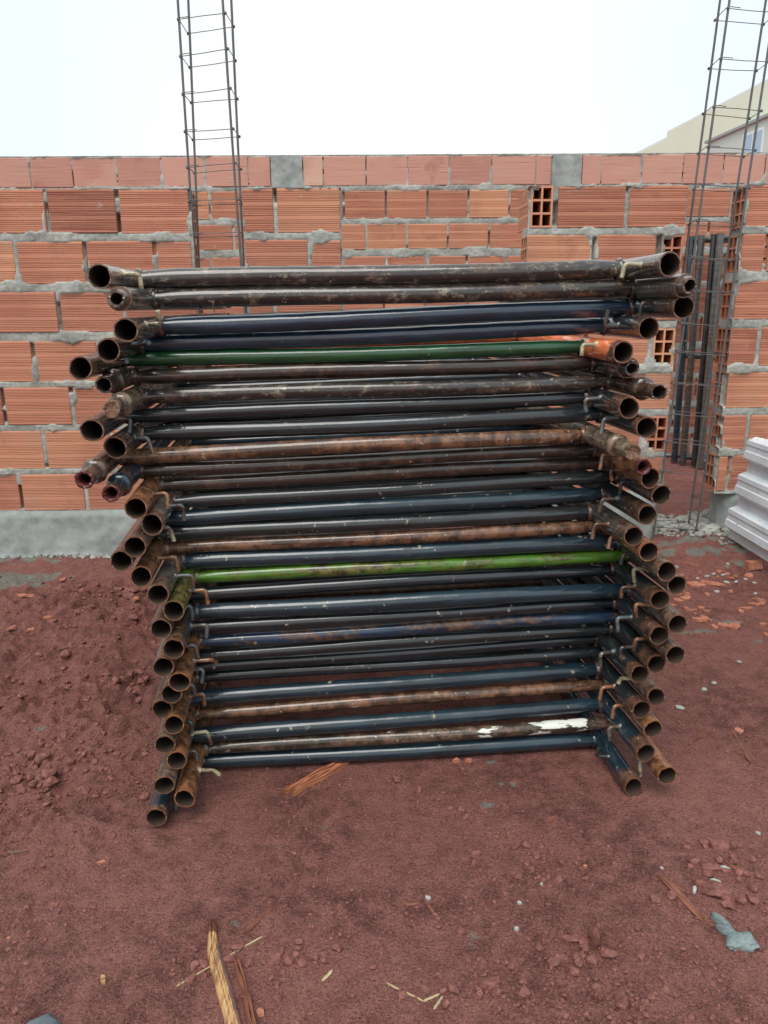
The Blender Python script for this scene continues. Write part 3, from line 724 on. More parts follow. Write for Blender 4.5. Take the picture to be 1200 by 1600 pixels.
def leg_(mb, x, s, L, kind, seed):
    """leg along y from -s back to L, centre height RL; kind of end as in FR"""
    R = RL; z = RL
    def ys(a, b, n): return [a + (b-a)*i/n for i in range(n+1)]
    if kind == 'o' or kind == 'p': y0 = -s
    else: y0 = -s + .075
    if kind == 'p': y0 = -s + .020
    yy = sorted(set([y0, y0+.004, y0+.012, y0+.03, y0+.06] + ys(y0+.1, L, 16)))
    tl = .020 + .03*((seed*37 % 11)/11.0)
    att = [math.exp(-(y-y0)/tl) if y < y0+.3 else 0 for y in yy]
    sweep(mb, [(x, y, z) for y in yy], [R*.985]+[R]*(len(yy)-1), 28, att, wob=.010, seed=seed)
    ri = R-.0028
    # rim
    seg = 28
    def ring(r, y): return [(x + math.sin(2*math.pi*k/seg)*r, y, z + math.cos(2*math.pi*k/seg)*r) for k in range(seg)]
    def rim(r0, r1, y, at_=1.0, mat=0):
        vs = ring(r0, y)+ring(r1, y); mb.add(vs, [(k, (k+1) % seg, seg+(k+1) % seg, seg+k) for k in range(seg)], False, at_, mat)
    def inner(r, ya, yb, mat=1):
        vs = ring(r, ya)+ring(r, yb); mb.add(vs, [(k, (k+1) % seg, seg+(k+1) % seg, seg+k) for k in range(seg)], True, 1.0, mat)
    rim(R*.985, ri, y0); inner(ri, y0, L, 1); rim(R, ri, L)
    if kind in 'sct':
        rs = .0158 if kind != 's' or True else .0135
        ya = -s; yy = [ya, ya+.003, ya+.02, ya+.045, y0+.03]
        wb = .012 if kind != 't' else .05
        sweep(mb, [(x, y, z) for y in yy], [rs*.96, rs, rs, rs*1.01, rs*1.01], seg, [.9, .7, .5, .3, .2], wob=wb, seed=seed+5)
        # swollen collar where the spigot enters the leg
        sweep(mb, [(x, y, z) for y in (y0-.012, y0-.010, y0-.004, y0+.002, y0+.007)], [rs, R*.95, R*1.10, R*1.09, R], seg, [.4]*5, wob=.03, seed=seed+6)
        if kind == 'c':
            vs = ring(rs*.96, ya) + ring(rs*.80, ya) + ring(rs*.78, ya+.003) + [(x, ya+.004, z)]
            fs = [(a*seg+k, a*seg+(k+1) % seg, (a+1)*seg+(k+1) % seg, (a+1)*seg+k) for a in (0, 1) for k in range(seg)]
            fs += [(2*seg+k, 2*seg+(k+1) % seg, 3*seg) for k in range(seg)]
            mb.add(vs, fs, False, 1.0)
        elif kind == 's':
            rim(rs*.96, rs-.0035, ya, .8); inner(rs-.0035, ya, ya+.2)
        else:    # torn, folded-in mouth
            vs = []; rr = random.Random(seed)
            for a in range(4):
                for k in range(seg):
                    an = 2*math.pi*k/seg
                    f = [1.03, 1.0, .72, .55][a] * (1 + rr.uniform(-.10, .10)*(a+1)/2)
                    dy = [.002, -.004, -.002, .015][a] + rr.uniform(-.002, .002)
                    vs.append((x + math.sin(an)*rs*f, ya+dy, z + math.cos(an)*rs*f))
            mb.add(vs, [(a*seg+k, a*seg+(k+1) % seg, (a+1)*seg+(k+1) % seg, (a+1)*seg+k) for a in range(3) for k in range(seg)], True, 1.0, 2)
            inner(rs*.6, ya+.012, ya+.2)
    if kind == 'p':     # short reduced pipe mouth
        ya = -s; rs = .0150
        sweep(mb, [(x, y, z) for y in (ya, ya+.004, ya+.014, ya+.022, ya+.03)], [rs*.93, rs, rs*1.08, R*.95, R], seg, [.5, .4, .3, .2, .1], wob=.03, seed=seed+7)
        rim(rs*.93, rs-.0048, ya, .3); inner(rs-.0048, ya, ya+.25)
def hook(parent, x, sgn, s, code, seed):
    """L-shaped locking rod welded to the inner flank of a leg"""
    rr = random.Random(seed); col, way = code[:-1], code[-1]
    y = -s + .085 + rr.uniform(-.012, .018); z = RL + rr.uniform(.002, .010)
    a = Vector((x + sgn*RL*.72, y, z)); o1 = .026 + rr.uniform(-.004, .006); ln = .026 + rr.uniform(-.004, .007)
    b = Vector((x + sgn*(RL+o1), y + rr.uniform(-.006, .006), z + rr.uniform(-.002, .004)))
    v = {'d': Vector((rr.uniform(-.2, .25)*sgn, rr.uniform(-.2, .1), -1)), 'u': Vector((-.1*sgn, -.25, .9)),
         'f': Vector((.6*sgn, -.9, .1)), 'l': Vector((0, -.15, -.8))}[way].normalized()
    if way == 'l': a.z = RL-.006; b = Vector((x + sgn*(RL+.006), y-.01, RL-.012))
    c_ = b + v*ln; path = []
    for f in (0, .35, .7): path.append(a.lerp(b, f))
    for f in (0, .25, .5, .75, 1):       # rounded bend
        p0, p1, p2 = a.lerp(b, .78), b, b.lerp(c_, .28); path.append(p0*(1-f)**2 + p1*2*f*(1-f) + p2*f*f)
    for f in (.5, .8, 1): path.append(b.lerp(c_, f))
    mb = MB(); sweep(mb, path, .0043, 10, [.2]*len(path), cap0=True, cap1=True, wob=.03, seed=seed)
    sweep(mb, [a.lerp(b, -.05), a.lerp(b, .10), a.lerp(b, .25)], [.008, .0075, .0045], 10, wob=.12, seed=seed)
    mb.build('locking_hook', HOOK[col], parent)
def crossbar(parent, mat, r, y, seed, dent=.9, dz=0.0, dx=.5):
    rr = random.Random(seed); mb = MB(); n = 44; pts = []; rad = []; sq = []; ph = rr.uniform(0, 6)
    for i in range(n+1):
        f = i/n; x = -dx + RL*.55 + (2*dx-RL*1.1)*f; e = min(f, 1-f)
        pts.append((x, y + .002*math.sin(f*5+ph)*dent, RL + dz + .0018*math.sin(f*7+ph*1.7)*dent))
        rad.append(r*(1 + .015*math.sin(i*1.9+ph))); sq.append(1 - .22*math.exp(-(e/.035)**2))
    sweep(mb, pts, rad, 22, wob=.018, seed=seed % 97, sq=sq)
    for s_ in (-1, 1):     # weld bead
        xb = s_*(dx - RL*.93)
        sweep(mb, [(xb+s_*d, y, RL+dz) for d in (-.007, -.003, .001, .005)], [r*.98, r*1.10, r*1.16, r*1.0], 22, [.5]*4, wob=.09, seed=(seed+s_) % 97)
    return mb.build('crossbar', PM[mat], parent)
REAR = ['dark', 'black', 'brown', 'black', 'petrol', 'dbrown', 'dark']
for k in range(30):
    cx, cy, yaw, z, ro, sl, sr = Q[k]; cm, cr_, lm, rm, le, re_, lh, rh, cname, extra = FR[k]
    root = empty('scaffold_frame', (cx, cy, z-RL), (0, -ro, yaw))
    tag(root, 'scaffold frame with %s crossbar%s, %s' % (cname, extra, ordlabel(k)), 'scaffold frame', 'scaffold frames stacked flat on the soil')
    for sgn, x, s_, kind, lmat, hk in ((1, -.5, sl, le, lm, lh), (-1, .5, sr, re_, rm, rh)):
        mb = MB(); leg(mb, x, s_, 1.30 + rnd.uniform(-.01, .01), kind, k*7+(3 if sgn > 0 else 5))
        lg = mb.build('leg', [PM[lmat], m_in, m_red], root)
        if lmat == 'orange': lg['label'] = 'orange painted leg'
        if lmat == 'lime': lg['label'] = 'green painted leg with a rusty mouth'
        if hk: hook(lg, x, sgn, s_, hk, k*11+(1 if sgn > 0 else 2))
    cb = crossbar(root, cm, cr_, 0, k*13+1)
    crossbar(root, REAR[k % 7] if k != 25 else 'orange', .0150, .52 + .03*math.sin(k*2.3), k*13+2, .6)
    crossbar(root, REAR[(k*3+1) % 7] , .0150, 1.16 + .04*math.sin(k*1.7), k*13+3, .6)

# ------------------------------------------------------------------ frames leaning on the back wall, seen through the gap
def standing_frame(label, xl, w, Yd, mats, lean=.03):
    root = empty('scaffold_frame', (xl, Yd, 0), (-lean, 0, 0)); tag(root, label, 'scaffold frame', 'scaffold frames standing at the back wall')
    for i, x in enumerate((0, w)):
        mb = MB(); n = 20
        sweep(mb, [(x, 0, .01+1.42*j/n) for j in range(n+1)], .0212, 16, cap1=True, wob=.01); mb.build('leg', PM[mats[0]], root)
    for z in (.05, .70, 1.405):
        mb = MB(); sweep(mb, [(.015+(w-.03)*j/10, 0, z) for j in range(11)], .0165, 14); mb.build('crossbar', PM[mats[1]], root)
for i, (px, dy, mt, lb) in enumerate([(1072, 5.02, ('petrol', 'steel'), 'blue-black'), (1086, 4.95, ('greyrust', 'greyrust'), 'mottled brown'),
                                  (1106, 4.88, ('black', 'dark'), 'smooth black'), (1115, 4.82, ('steel', 'steel'), 'pale grey')]):
    p = at(px, 520, dy); standing_frame('upright %s scaffold frame at the back wall, seen through the right rebar cage' % lb, p.x, 1.0, dy, mt)

# ------------------------------------------------------------------ corrugated sheets
m_zn, t_, b_ = newmat('galvanised_sheet'); g = NT(t_); co = g.n('ShaderNodeTexCoord').outputs['Object']
zc = g.mix(g.ramp(g.noise(co, 6, 5, .6), .35, .7), (.66, .72, .76), (.80, .86, .90))
zc = g.mix(g.math('MULTIPLY', g.ramp(g.noise(g.map(co, (6, 1.5, 6)), 3, 6, .7), .55, .75), .5), zc, (.42, .36, .30))
g.l(g.mix(g.ramp(g.noise(co, 45, 3, .6), .68, .72), zc, (.30, .20, .15)), b_.inputs['Base Color'])
b_.inputs['Metallic'].default_value = .1; g.l(g.ramp(g.noise(co, 14, 4), .3, .7, .28, .5), b_.inputs['Roughness'])
G1 = at(1146, 840, 3.08); ax_ = Vector((.03, -1, 0)).normalized()
upv = (at(1186, 700, G1.y) - G1).normalized(); upv = (upv - ax_*upv.dot(ax_)).normalized(); nrm = ax_.cross(upv).normalized()
if nrm.x > 0: nrm = -nrm
prof = []; v = 0.0
for k in range(3):
    prof += [(v, 0), (v+.030, 0), (v+.048, .030), (v+.075, .030), (v+.078, .026), (v+.100, .026), (v+.103, .030), (v+.120, .030), (v+.138, 0)]; v += .145
for s_ in range(3):
    root = empty('corrugated_sheet', G1 + nrm*(.012*s_) ); 
    tag(root, ['rearmost of the pale galvanised corrugated sheets leaning at the right edge', 'middle one of the pale galvanised corrugated sheets at the right edge',
               'front pale galvanised corrugated sheet leaning at the right edge'][s_], 'metal sheet', 'corrugated sheets stacked at the right edge')
    mb = MB(); L0, L1 = .02*(2-s_), 1.9
    O = [upv*a + nrm*b for a, b in prof]; B_ = [o - nrm*.0012 for o in O]; n = len(O)
    vs = [o + ax_*L0 for o in O] + [o + ax_*L1 for o in O] + [o + ax_*L0 for o in B_] + [o + ax_*L1 for o in B_]
    fs = [(i, i+1, n+i+1, n+i) for i in range(n-1)] + [(2*n+i+1, 2*n+i, 3*n+i, 3*n+i+1) for i in range(n-1)]
    fs += [(i, 2*n+i, 2*n+i+1, i+1) for i in range(n-1)]
    mb.add(vs, fs, False); mb.build('sheet', m_zn, root)

# ------------------------------------------------------------------ yellowish building beyond
m_yel, t_, b_ = newmat('pale_yellow_render'); g = NT(t_); co = g.n('ShaderNodeTexCoord').outputs['Object']
g.l(g.mix(g.noise(co, .6, 4), (.72, .74, .56), (.82, .83, .68)), b_.inputs['Base Color']); b_.inputs['Roughness'].default_value = .9
m_gw, t_, b_ = newmat('grey_green_render'); b_.inputs['Base Color'].default_value = (.62, .67, .60, 1); b_.inputs['Roughness'].default_value = .9
m_glass, t_, b_ = newmat('window_glass'); b_.inputs['Base Color'].default_value = (.35, .48, .6, 1); b_.inputs['Roughness'].default_value = .08
m_frame, t_, b_ = newmat('white_frame'); b_.inputs['Base Color'].default_value = (.8, .82, .82, 1)
m_roof, t_, b_ = newmat('grey_roof'); b_.inputs['Base Color'].default_value = (.3, .31, .3, 1)
ZR = 6.2
def hit_z(px, py, z): r = ray(px, py); return Vector((0, 0, CAM_H)) + r*((z-CAM_H)/r.z)
Pn, Pf = hit_z(1200, 126, ZR), hit_z(1042, 208, ZR)      # near and far points of the roof edge
bx = (Pn-Pf); bx.z = 0; Lw = bx.length; bx.normalize(); by = Vector((-bx.y, bx.x, 0)); by = by if by.y > 0 else -by
root = empty('building', (Pf.x, Pf.y, 0), (0, 0, math.atan2(bx.y, bx.x))); tag(root, 'pale yellow building with a stepped roofline beyond the back wall at the right', 'building')
inv = Matrix.Rotation(math.atan2(bx.y, bx.x), 4, 'Z').inverted()
sgn = 1 if (inv @ by).y > 0 else -1
mb = MB(); y1 = 7*sgn
box(mb, 0, Lw*1.6, min(0, y1), max(0, y1), 0, ZR); box(mb, -5.5, 0, min(.02*sgn, y1), max(.02*sgn, y1), 0, ZR-.16); mb.build('wall', m_yel, root)
mb = MB(); box(mb, 0, Lw*1.6, min(0, y1), max(0, y1), ZR+.001, ZR+.05); box(mb, -5.5, -.01, .02, 7, ZR-.16, ZR-.10) if sgn > 0 else None
mb.build('roof_edge', m_frame, root)
# lower annexe in front, greyer, with a window
def on_plane(px, py, off):
    r = ray(px, py); o = Vector((0, 0, CAM_H)); n_ = by; d = (Pf + by*off)
    k = (d-o).dot(n_)/r.dot(n_); return o + r*k
offa = -.9
A0, A1 = on_plane(1108, 224, offa), on_plane(1200, 183, offa)
hA = (A0.z+A1.z)/2
la0, la1 = (inv @ (A0-Pf)).x, (inv @ (A1-Pf)).x
mb = MB(); ylo, yhi = offa*sgn, -.01*sgn
box(mb, la0, Lw*1.6, min(ylo, yhi), max(ylo, yhi), 0, hA); mb.build('annexe_wall', m_gw, root)
mb = MB(); box(mb, la0-.1, Lw*1.6, min(ylo-.08*sgn, yhi), max(ylo-.08*sgn, yhi), hA, hA+.06); mb.build('annexe_roof', m_roof, root)
W0, W1 = on_plane(1163, 212, offa), on_plane(1196, 196, offa); w0, w1 = (inv @ (W0-Pf)).x, (inv @ (W1-Pf)).x; wz = (W0.z+W1.z)/2
mb = MB(); f0 = ylo-.03*sgn
box(mb, w0, w1, min(f0, ylo+.02*sgn), max(f0, ylo+.02*sgn), wz-1.2, wz); win = mb.build('window', m_frame, root)
mb = MB(); g0 = f0-.006*sgn
wm_ = (w0+w1)/2
for a, b in ((w0+.05, wm_-.025), (wm_+.025, w1-.05)): box(mb, a, b, min(g0, f0+.01*sgn), max(g0, f0+.01*sgn), wz-1.15, wz-.05)
mb.build('pane', m_glass, win)

# ------------------------------------------------------------------ debris on the ground
def ico(sub):
    import bmesh
    bm = bmesh.new(); bmesh.ops.create_icosphere(bm, subdivisions=sub, radius=1); v = [tuple(x.co) for x in bm.verts]; f = [tuple(q.index for q in p.verts) for p in bm.faces]; bm.free()
    return np.array(v), f
ICO = {1: ico(1), 2: ico(2), 3: ico(3), 4: ico(4)}
def lump(r, seed, sub=2, flat=.7, rough=.28, facets=6):
    """angular earth or mortar clod; r may be a triple"""
    rr = np.random.RandomState(seed); V, F = ICO[sub]; V = V.copy(); s = np.ones(len(V))
    for _ in range(facets):
        d = rr.normal(size=3); d /= np.linalg.norm(d); c_ = rr.uniform(.45, .85); dt = V @ d
        over = np.maximum(0, dt-c_); V = V - over[:, None]*d*.85
    n = np.stack([vnoise(V[:, 0]*2.3+seed, V[:, 1]*2.3+V[:, 2]*1.9, seed), vnoise(V[:, 1]*2.9+seed, V[:, 2]*2.3-V[:, 0], seed+1)], 1)
    V = V*(1 + rough*(n[:, :1]-.5)*1.6 + rough*.5*(vnoise(V[:, 0]*8+seed, V[:, 1]*8+V[:, 2]*7, seed+2)-.5)[:, None])
    R_ = np.array(r if hasattr(r, '__len__') else (r, r*rr.uniform(.7, 1), r*flat))
    a = rr.uniform(0, 6.28); V = V*R_; ca, sa = math.cos(a), math.sin(a)
    if not hasattr(r, '__len__'): V = np.stack([V[:, 0]*ca-V[:, 1]*sa, V[:, 0]*sa+V[:, 1]*ca, V[:, 2]], 1)
    return V, F
m_clod, t_, b_ = newmat('soil_clod'); g = NT(t_); co = g.n('ShaderNodeTexCoord').outputs['Object']
n2 = g.noise(co, 70, 5, .7)
g.l(g.mix(g.ramp(n2, .3, .7), (.125, .043, .034), (.25, .094, .074)), b_.inputs['Base Color']); b_.inputs['Roughness'].default_value = .72
g.l(g.bump(n2, .8, .003), b_.inputs['Normal'])
def simple(name, c0, c1, scale=(60, 60, 60), rough=.7, bd=.001):
    m, t, b = newmat(name); g = NT(t); co = g.n('ShaderNodeTexCoord').outputs['Object']; n = g.noise(g.map(co, scale), 1.0, 5, .7)
    g.l(g.mix(g.ramp(n, .32, .68), c0, c1), b.inputs['Base Color']); b.inputs['Roughness'].default_value = rough
    g.l(g.bump(n, .7, bd), b.inputs['Normal']); return m
m_shard = simple('broken_clay', (.30, .105, .065), (.50, .21, .13))
m_pale = simple('pale_chip', (.30, .31, .28), (.48, .50, .45))
m_woodr = simple('reddish_wood', (.10, .033, .022), (.29, .105, .058), (12, 260, 260), .6, .002)
m_woody = simple('split_yellow_wood', (.13, .055, .028), (.58, .34, .15), (9, 170, 170), .5, .003)
m_woodo = simple('orange_wood', (.20, .06, .028), (.50, .19, .09), (12, 200, 200), .55, .003)
m_bark = simple('bark', (.11, .06, .055), (.20, .115, .105), (20, 120, 120), .75, .002)
m_plank = simple('splintered_plank', (.16, .065, .03), (.62, .37, .16), (150, 18, 60), .5, .003)
m_straw = simple('straw', (.35, .26, .14), (.55, .44, .26), (10, 90, 90), .6)

# small crumbs of soil: countless, one object
rs = np.random.RandomState(4); VV = []; FF = []; off = 0
def crumbs(n, fx, rlo, rhi, big=False):
    global off
    for i in range(n):
        x, y = fx()
        if n > 1000 and float(fbm(x, y, 3.2, 3, 19)) + .10*rs.rand() < .50: continue
        r = rlo*(rhi/rlo)**(rs.rand()**3.0)
        v_, f_ = lump(r, rs.randint(1, 9999), 2 if r > .006 else 1, rs.uniform(.5, .85), .35, 5)
        v_ = v_ + np.array([x, y, gz(x, y) + r*.22]); VV.append(v_); FF.extend([tuple(a+off for a in q_) for q_ in f_]); off += len(v_)
def inview(px0, px1, py0, py1):
    def f():
        p = on_ground(rs.uniform(px0, px1), rs.uniform(py0, py1)); return p.x, p.y
    return f
def near(px, py, s):
    c_ = on_ground(px, py)
    def f(): return c_.x + rs.normal()*s, c_.y + rs.normal()*s*.7
    return f
crumbs(7000, inview(-40, 1240, 1200, 1640), .0009, .0062); crumbs(1500, inview(-40, 240, 870, 1250), .0015, .009)
crumbs(1500, inview(1040, 1240, 860, 1250), .0012, .006)
for px, py, n, s in ((110, 960, 160, .16), (200, 925, 140, .08), (150, 1080, 120, .12), (60, 1180, 120, .10), (190, 1200, 60, .06), (60, 1250, 60, .05), (500, 1480, 40, .05), (900, 1490, 60, .05), (1120, 1390, 90, .06), (840, 1350, 160, .06), (760, 1545, 50, .04), (330, 1510, 70, .03),
                     (440, 1500, 60, .03), (1150, 1340, 60, .05), (530, 1225, 25, .02), (700, 1260, 30, .06), (420, 1560, 60, .05), (230, 960, 60, .06),
                     (640, 1540, 40, .04), (950, 1540, 60, .05)):
    crumbs(n, near(px, py, s), .002, .012)
for px, py, n, s in ((225, 925, 30, .05), (190, 960, 24, .09), (60, 1190, 30, .06), (35, 1235, 22, .05), (210, 1080, 20, .06), (100, 1020, 20, .12), (150, 930, 20, .07)):
    crumbs(n, near(px, py, s), .009, .024)
me = bpy.data.meshes.new('soil_crumbs'); me.from_pydata(np.concatenate(VV).tolist(), [], FF); me.materials.append(m_clod)
o = bpy.data.objects.new('soil_crumbs', me); COL.objects.link(o); tag(o, 'loose crumbs of red soil scattered over the ground', 'soil', kind='stuff')

# mortar rubble along the foot of the walls: countless, one object
VV = []; FF = []; off = 0
def rub(n, px0, px1, py0, py1, rlo, rhi):
    global off
    for i in range(n):
        p = on_ground(rs.uniform(px0, px1), rs.uniform(py0, py1)); r = rlo*(rhi/rlo)**(rs.rand()**1.6)
        v_, f_ = lump(r, rs.randint(1, 9999), 2, .6, .45, 4); v_ = v_ + np.array([p.x, p.y, gz(p.x, p.y)+r*.2])
        VV.append(v_); FF.extend([tuple(a+off for a in q_) for q_ in f_]); off += len(v_)
rub(420, 1000, 1150, 806, 838, .005, .026); rub(120, 1120, 1200, 828, 850, .004, .014); rub(260, -30, 240, 858, 872, .004, .020); rub(40, 190, 235, 840, 862, .01, .03)
rub(60, 1070, 1120, 800, 830, .012, .035)
me = bpy.data.meshes.new('mortar_rubble'); me.from_pydata(np.concatenate(VV).tolist(), [], FF); me.materials.append(M_rubble)
me.polygons.foreach_set('use_smooth', np.ones(len(me.polygons), bool))
o = bpy.data.objects.new('mortar_rubble', me); COL.objects.link(o); tag(o, 'grey crumbled mortar along the foot of the walls', 'rubble', kind='stuff')

def thing_lump(name, label, cat, px, py, r, seed, mat, sub=3, flat=.6, rough=.3, facets=7, group=None, rotz=0, sink=.25):
    p = on_ground(px, py); V, F = lump(r, seed, sub, flat, rough, facets); me = bpy.data.meshes.new(name)
    me.from_pydata(V.tolist(), [], F); me.materials.append(mat); o = bpy.data.objects.new(name, me); COL.objects.link(o)
    rz = (r[2] if hasattr(r, '__len__') else r*flat)
    o.location = (p.x, p.y, gz(p.x, p.y) + rz*(1-2*sink)*.6); o.rotation_euler = (0, 0, rotz)
    if sub > 2: me.polygons.foreach_set('use_smooth', np.ones(len(me.polygons), bool)); 
    return tag(o, label, cat, group)
thing_lump('soil_clod', 'wedge-shaped clod of dark red soil, uppermost of the clods at the right edge', 'clod', 1125, 1322, (.026, .018, .013), 12, m_clod, 4, rotz=-.4)
thing_lump('soil_clod', 'broad flat clod of red soil just behind the grey mortar blob', 'clod', 1118, 1395, (.036, .023, .014), 27, m_clod, 4, rotz=-.25)
thing_lump('soil_clod', 'small clod of red soil above the broad flat one and left of the pale chip', 'clod', 1108, 1357, (.020, .011, .009), 29, m_clod, 3, rotz=-.2)
thing_lump('soil_clod', 'pebble-sized smooth clod right of the broad flat clod', 'clod', 1176, 1391, (.010, .008, .008), 31, m_clod, 3)
thing_lump('soil_clod', 'small brown clod with a pale speck left of the uppermost clod', 'clod', 1071, 1326, (.011, .008, .007), 33, m_clod, 3)
thing_lump('soil_clod', 'round clod of red soil at the bottom edge right of the straws', 'clod', 762, 1537, (.020, .014, .012), 37, m_clod, 4)
thing_lump('soil_clod', 'upright slab of dark red soil in the broken clump at the lower right', 'clod', 930, 1472, (.011, .016, .024), 41, m_clod, 4, rotz=.5, sink=.1)
thing_lump('soil_clod', 'slanting dark red soil piece lying left in the broken clump', 'clod', 898, 1470, (.022, .009, .009), 43, m_clod, 3, rotz=-.3)
thing_lump('soil_clod', 'pointed soil piece at the lower right of the broken clump', 'clod', 950, 1490, (.012, .016, .008), 47, m_clod, 3, rotz=.8)
thing_lump('soil_clod', 'small soil lump below the slab of the broken clump', 'clod', 913, 1482, (.008, .007, .007), 49, m_clod, 3)
thing_lump('soil_clod', 'nubbly soil lump on the packed ground below the blue-black bottom crossbar', 'clod', 622, 1221, (.014, .010, .008), 53, m_clod, 3, rough=.6)
# mortar blob, two lobes
p = on_ground(1148, 1468); root = empty('mortar_blob', (p.x, p.y, gz(p.x, p.y))); tag(root, 'blue-grey splat of hardened mortar at the lower right', 'mortar blob')
mm = grey_mat('blue_grey_mortar', (.13, .165, .165), (.25, .30, .30), .003, .9, 160)
mb = MB()
for (px, py, r, sd, rz) in ((1160, 1474, (.024, .018, .013), 3, -.2), (1148, 1478, (.016, .012, .010), 5, .2), (1126, 1444, (.009, .018, .009), 8, .45), (1137, 1459, (.010, .020, .010), 9, .6)):
    pp = on_ground(px, py); V, F = lump(r, sd, 4, rough=.24, facets=0); ca, sa = math.cos(rz), math.sin(rz)
    V = np.stack([V[:, 0]*ca-V[:, 1]*sa, V[:, 0]*sa+V[:, 1]*ca, V[:, 2]], 1) + np.array([pp.x-p.x, pp.y-p.y, .005]); mb.add(V, F, True)
mb.build('lobe', mm, root)

def shard(label, px, py, L, w, t, rot, seed, mat=None, group=None, name='brick_shard', cat='shard', tilt=.1):
    rr = random.Random(seed); p = on_ground(px, py); n = rr.choice((4, 5, 6)); pts = []
    for k in range(n):
        a = 2*math.pi*(k+rr.uniform(-.25, .25))/n; f = rr.uniform(.75, 1.1); pts.append((math.cos(a)*L/2*f, math.sin(a)*w/2*f))
    mb = MB(); V = [(x, y, 0) for x, y in pts] + [(x*.94, y*.9, t*rr.uniform(.8, 1.1)) for x, y in pts]
    mb.add(V, [tuple(range(n))[::-1], tuple(range(n, 2*n))] + [(k, (k+1) % n, n+(k+1) % n, n+k) for k in range(n)], False)
    o = mb.build(name, mat or m_shard); o.location = (p.x, p.y, gz(p.x, p.y)+.0005); o.rotation_euler = (rr.uniform(-tilt, tilt), rr.uniform(-tilt, tilt), rot)
    return tag(o, label, cat, group)
shard('small orange brick fragment on the soil left of the bottom frame', 158, 1350, .022, .012, .006, .1, 1)
shard('left piece of the brick shard pair in front of the bottom crossbar', 712, 1191, .024, .013, .007, .2, 2)
shard('right piece of the brick shard pair in front of the bottom crossbar', 733, 1190, .020, .014, .007, -.1, 3)
shard('pinkish tile chip at the bottom edge beside the split wood', 407, 1585, .013, .017, .005, .8, 5)
shard('yellowish wood chip lying alone at the lower left', 161, 1532, .010, .024, .004, .35, 6, m_woody, name='wood_chip', cat='wood chip')
shard('small pale orange pebble near the lower left edge', 83, 1415, .006, .006, .004, 0, 7)
shard('small round orange chip near the left bottom corner', 14, 1468, .008, .008, .004, 0, 8)
shard('dark orange brick lump beside the corrugated sheets', 1178, 884, .09, .05, .03, .2, 9)
shard('single upturned orange shard, brightest near the right edge', 1146, 981, .045, .05, .012, .5, 10, tilt=.6)
shard('leaf-shaped orange shard closest to the right pipe mouths', 1090, 970, .055, .03, .010, -.6, 11, tilt=.4)
shard('long orange shard highest in the scatter on the right', 1112, 912, .10, .03, .010, -.35, 12, tilt=.15)
shard('broad pale pink shard left of the long orange one', 1087, 915, .08, .045, .008, -.1, 13)
G_SH = 'orange brick shards scattered right of the stack'
LB_SH = 'small flat orange clay shard in the scatter on the soil right of the pipe stack'
r3_ = random.Random(12)
spots = [(1050, 893), (1062, 900), (1073, 903), (1055, 920), (1083, 880), (1140, 903), (1150, 900), (1122, 901), (1066, 925), (1072, 935), (1060, 940), (1075, 930),
         (1097, 950), (1080, 955), (1087, 960), (1103, 958), (1100, 965), (1070, 952), (1060, 930), (1130, 980), (1116, 983), (1190, 978), (1165, 950), (1175, 945),
         (1183, 947), (1185, 940), (1190, 942), (1140, 925), (1135, 895), (1170, 900), (1045, 905), (1158, 957), (1092, 893), (1125, 893), (1198, 995), (1050, 945),
         (1068, 912), (1110, 970), (1048, 955), (1104, 932)]
for i, (px, py) in enumerate(spots):
    where = ('in the small cluster at the right edge below the sheets', 'B') if px > 1156 and py > 920 else (('in the strip of rubble nearest the sheets', 'C') if px > 1112 and py < 930 else (('in the dense scatter right beside the pipe mouths', 'A') if py < 948 else ('along the near edge of the shard scatter', 'D')))
    LB_SH = 'small flat orange clay shard ' + where[0]; G_SH = 'orange brick shards ' + where[0]
    shard(LB_SH, px + r3_.uniform(-2, 2), py + r3_.uniform(-2, 2), r3_.uniform(.012, .055), r3_.uniform(.010, .034), .007, r3_.uniform(-.6, .6), 100+i, group=G_SH, tilt=.2)
LB_P = 'small pale cement chip in the scatter on the soil right of the pipe stack'
for i, (px, py) in enumerate([(1137, 878), (1105, 900), (1115, 895), (1130, 898), (1150, 908), (1165, 905), (1178, 910), (1057, 883), (1090, 904), (1180, 928), (1135, 909), (1120, 925), (1040, 920),
                             (1115, 1068), (1100, 1078), (1155, 1035)]):
    shard(LB_P, px, py, r3_.uniform(.015, .03), r3_.uniform(.010, .02), .004, r3_.uniform(-1, 1), 200+i, m_pale, 'pale cement chips right of the stack', 'cement_chip', 'cement chip')
for i, (px, py, L, w, lb) in enumerate([
    (1061, 1106, .026, .018, 'largest white chip on the soil, right of the pipe mouths'),
    (807, 1453, .008, .009, 'bright bluish white chip in the lower middle'), (669, 1404, .012, .008, 'white chip beside the thin red twig pieces'),
    (846, 1383, .006, .008, 'whitish chip between the bottom right pipe and the loose crumbs'), (812, 1412, .010, .007, 'pale green-grey chip above the bluish white one'),
    (1133, 1357, .020, .009, 'elongated whitish chip beside the orange wood sliver'), (1085, 1392, .008, .020, 'grey-green mortar flake left of the broad clod'),
    (1118, 1378, .020, .008, 'mortar flake lying on top of the broad clod'), (1184, 1303, .012, .008, 'pale chip at the right edge beyond the uppermost clod'),
    (1034, 1358, .008, .005, 'tiny white chip above the reddish wood strip'), (914, 1356, .008, .008, 'orange pebble chip')]):
    if 'orange' in lb and 'sliver' not in lb: shard('small orange clay pebble between the stack and the broken clump', px, py, .009, .008, .005, .3, 300+i)
    else: shard(lb, px, py, L, w, .004, -.4, 300+i, m_pale, None, 'cement_chip', 'cement chip')

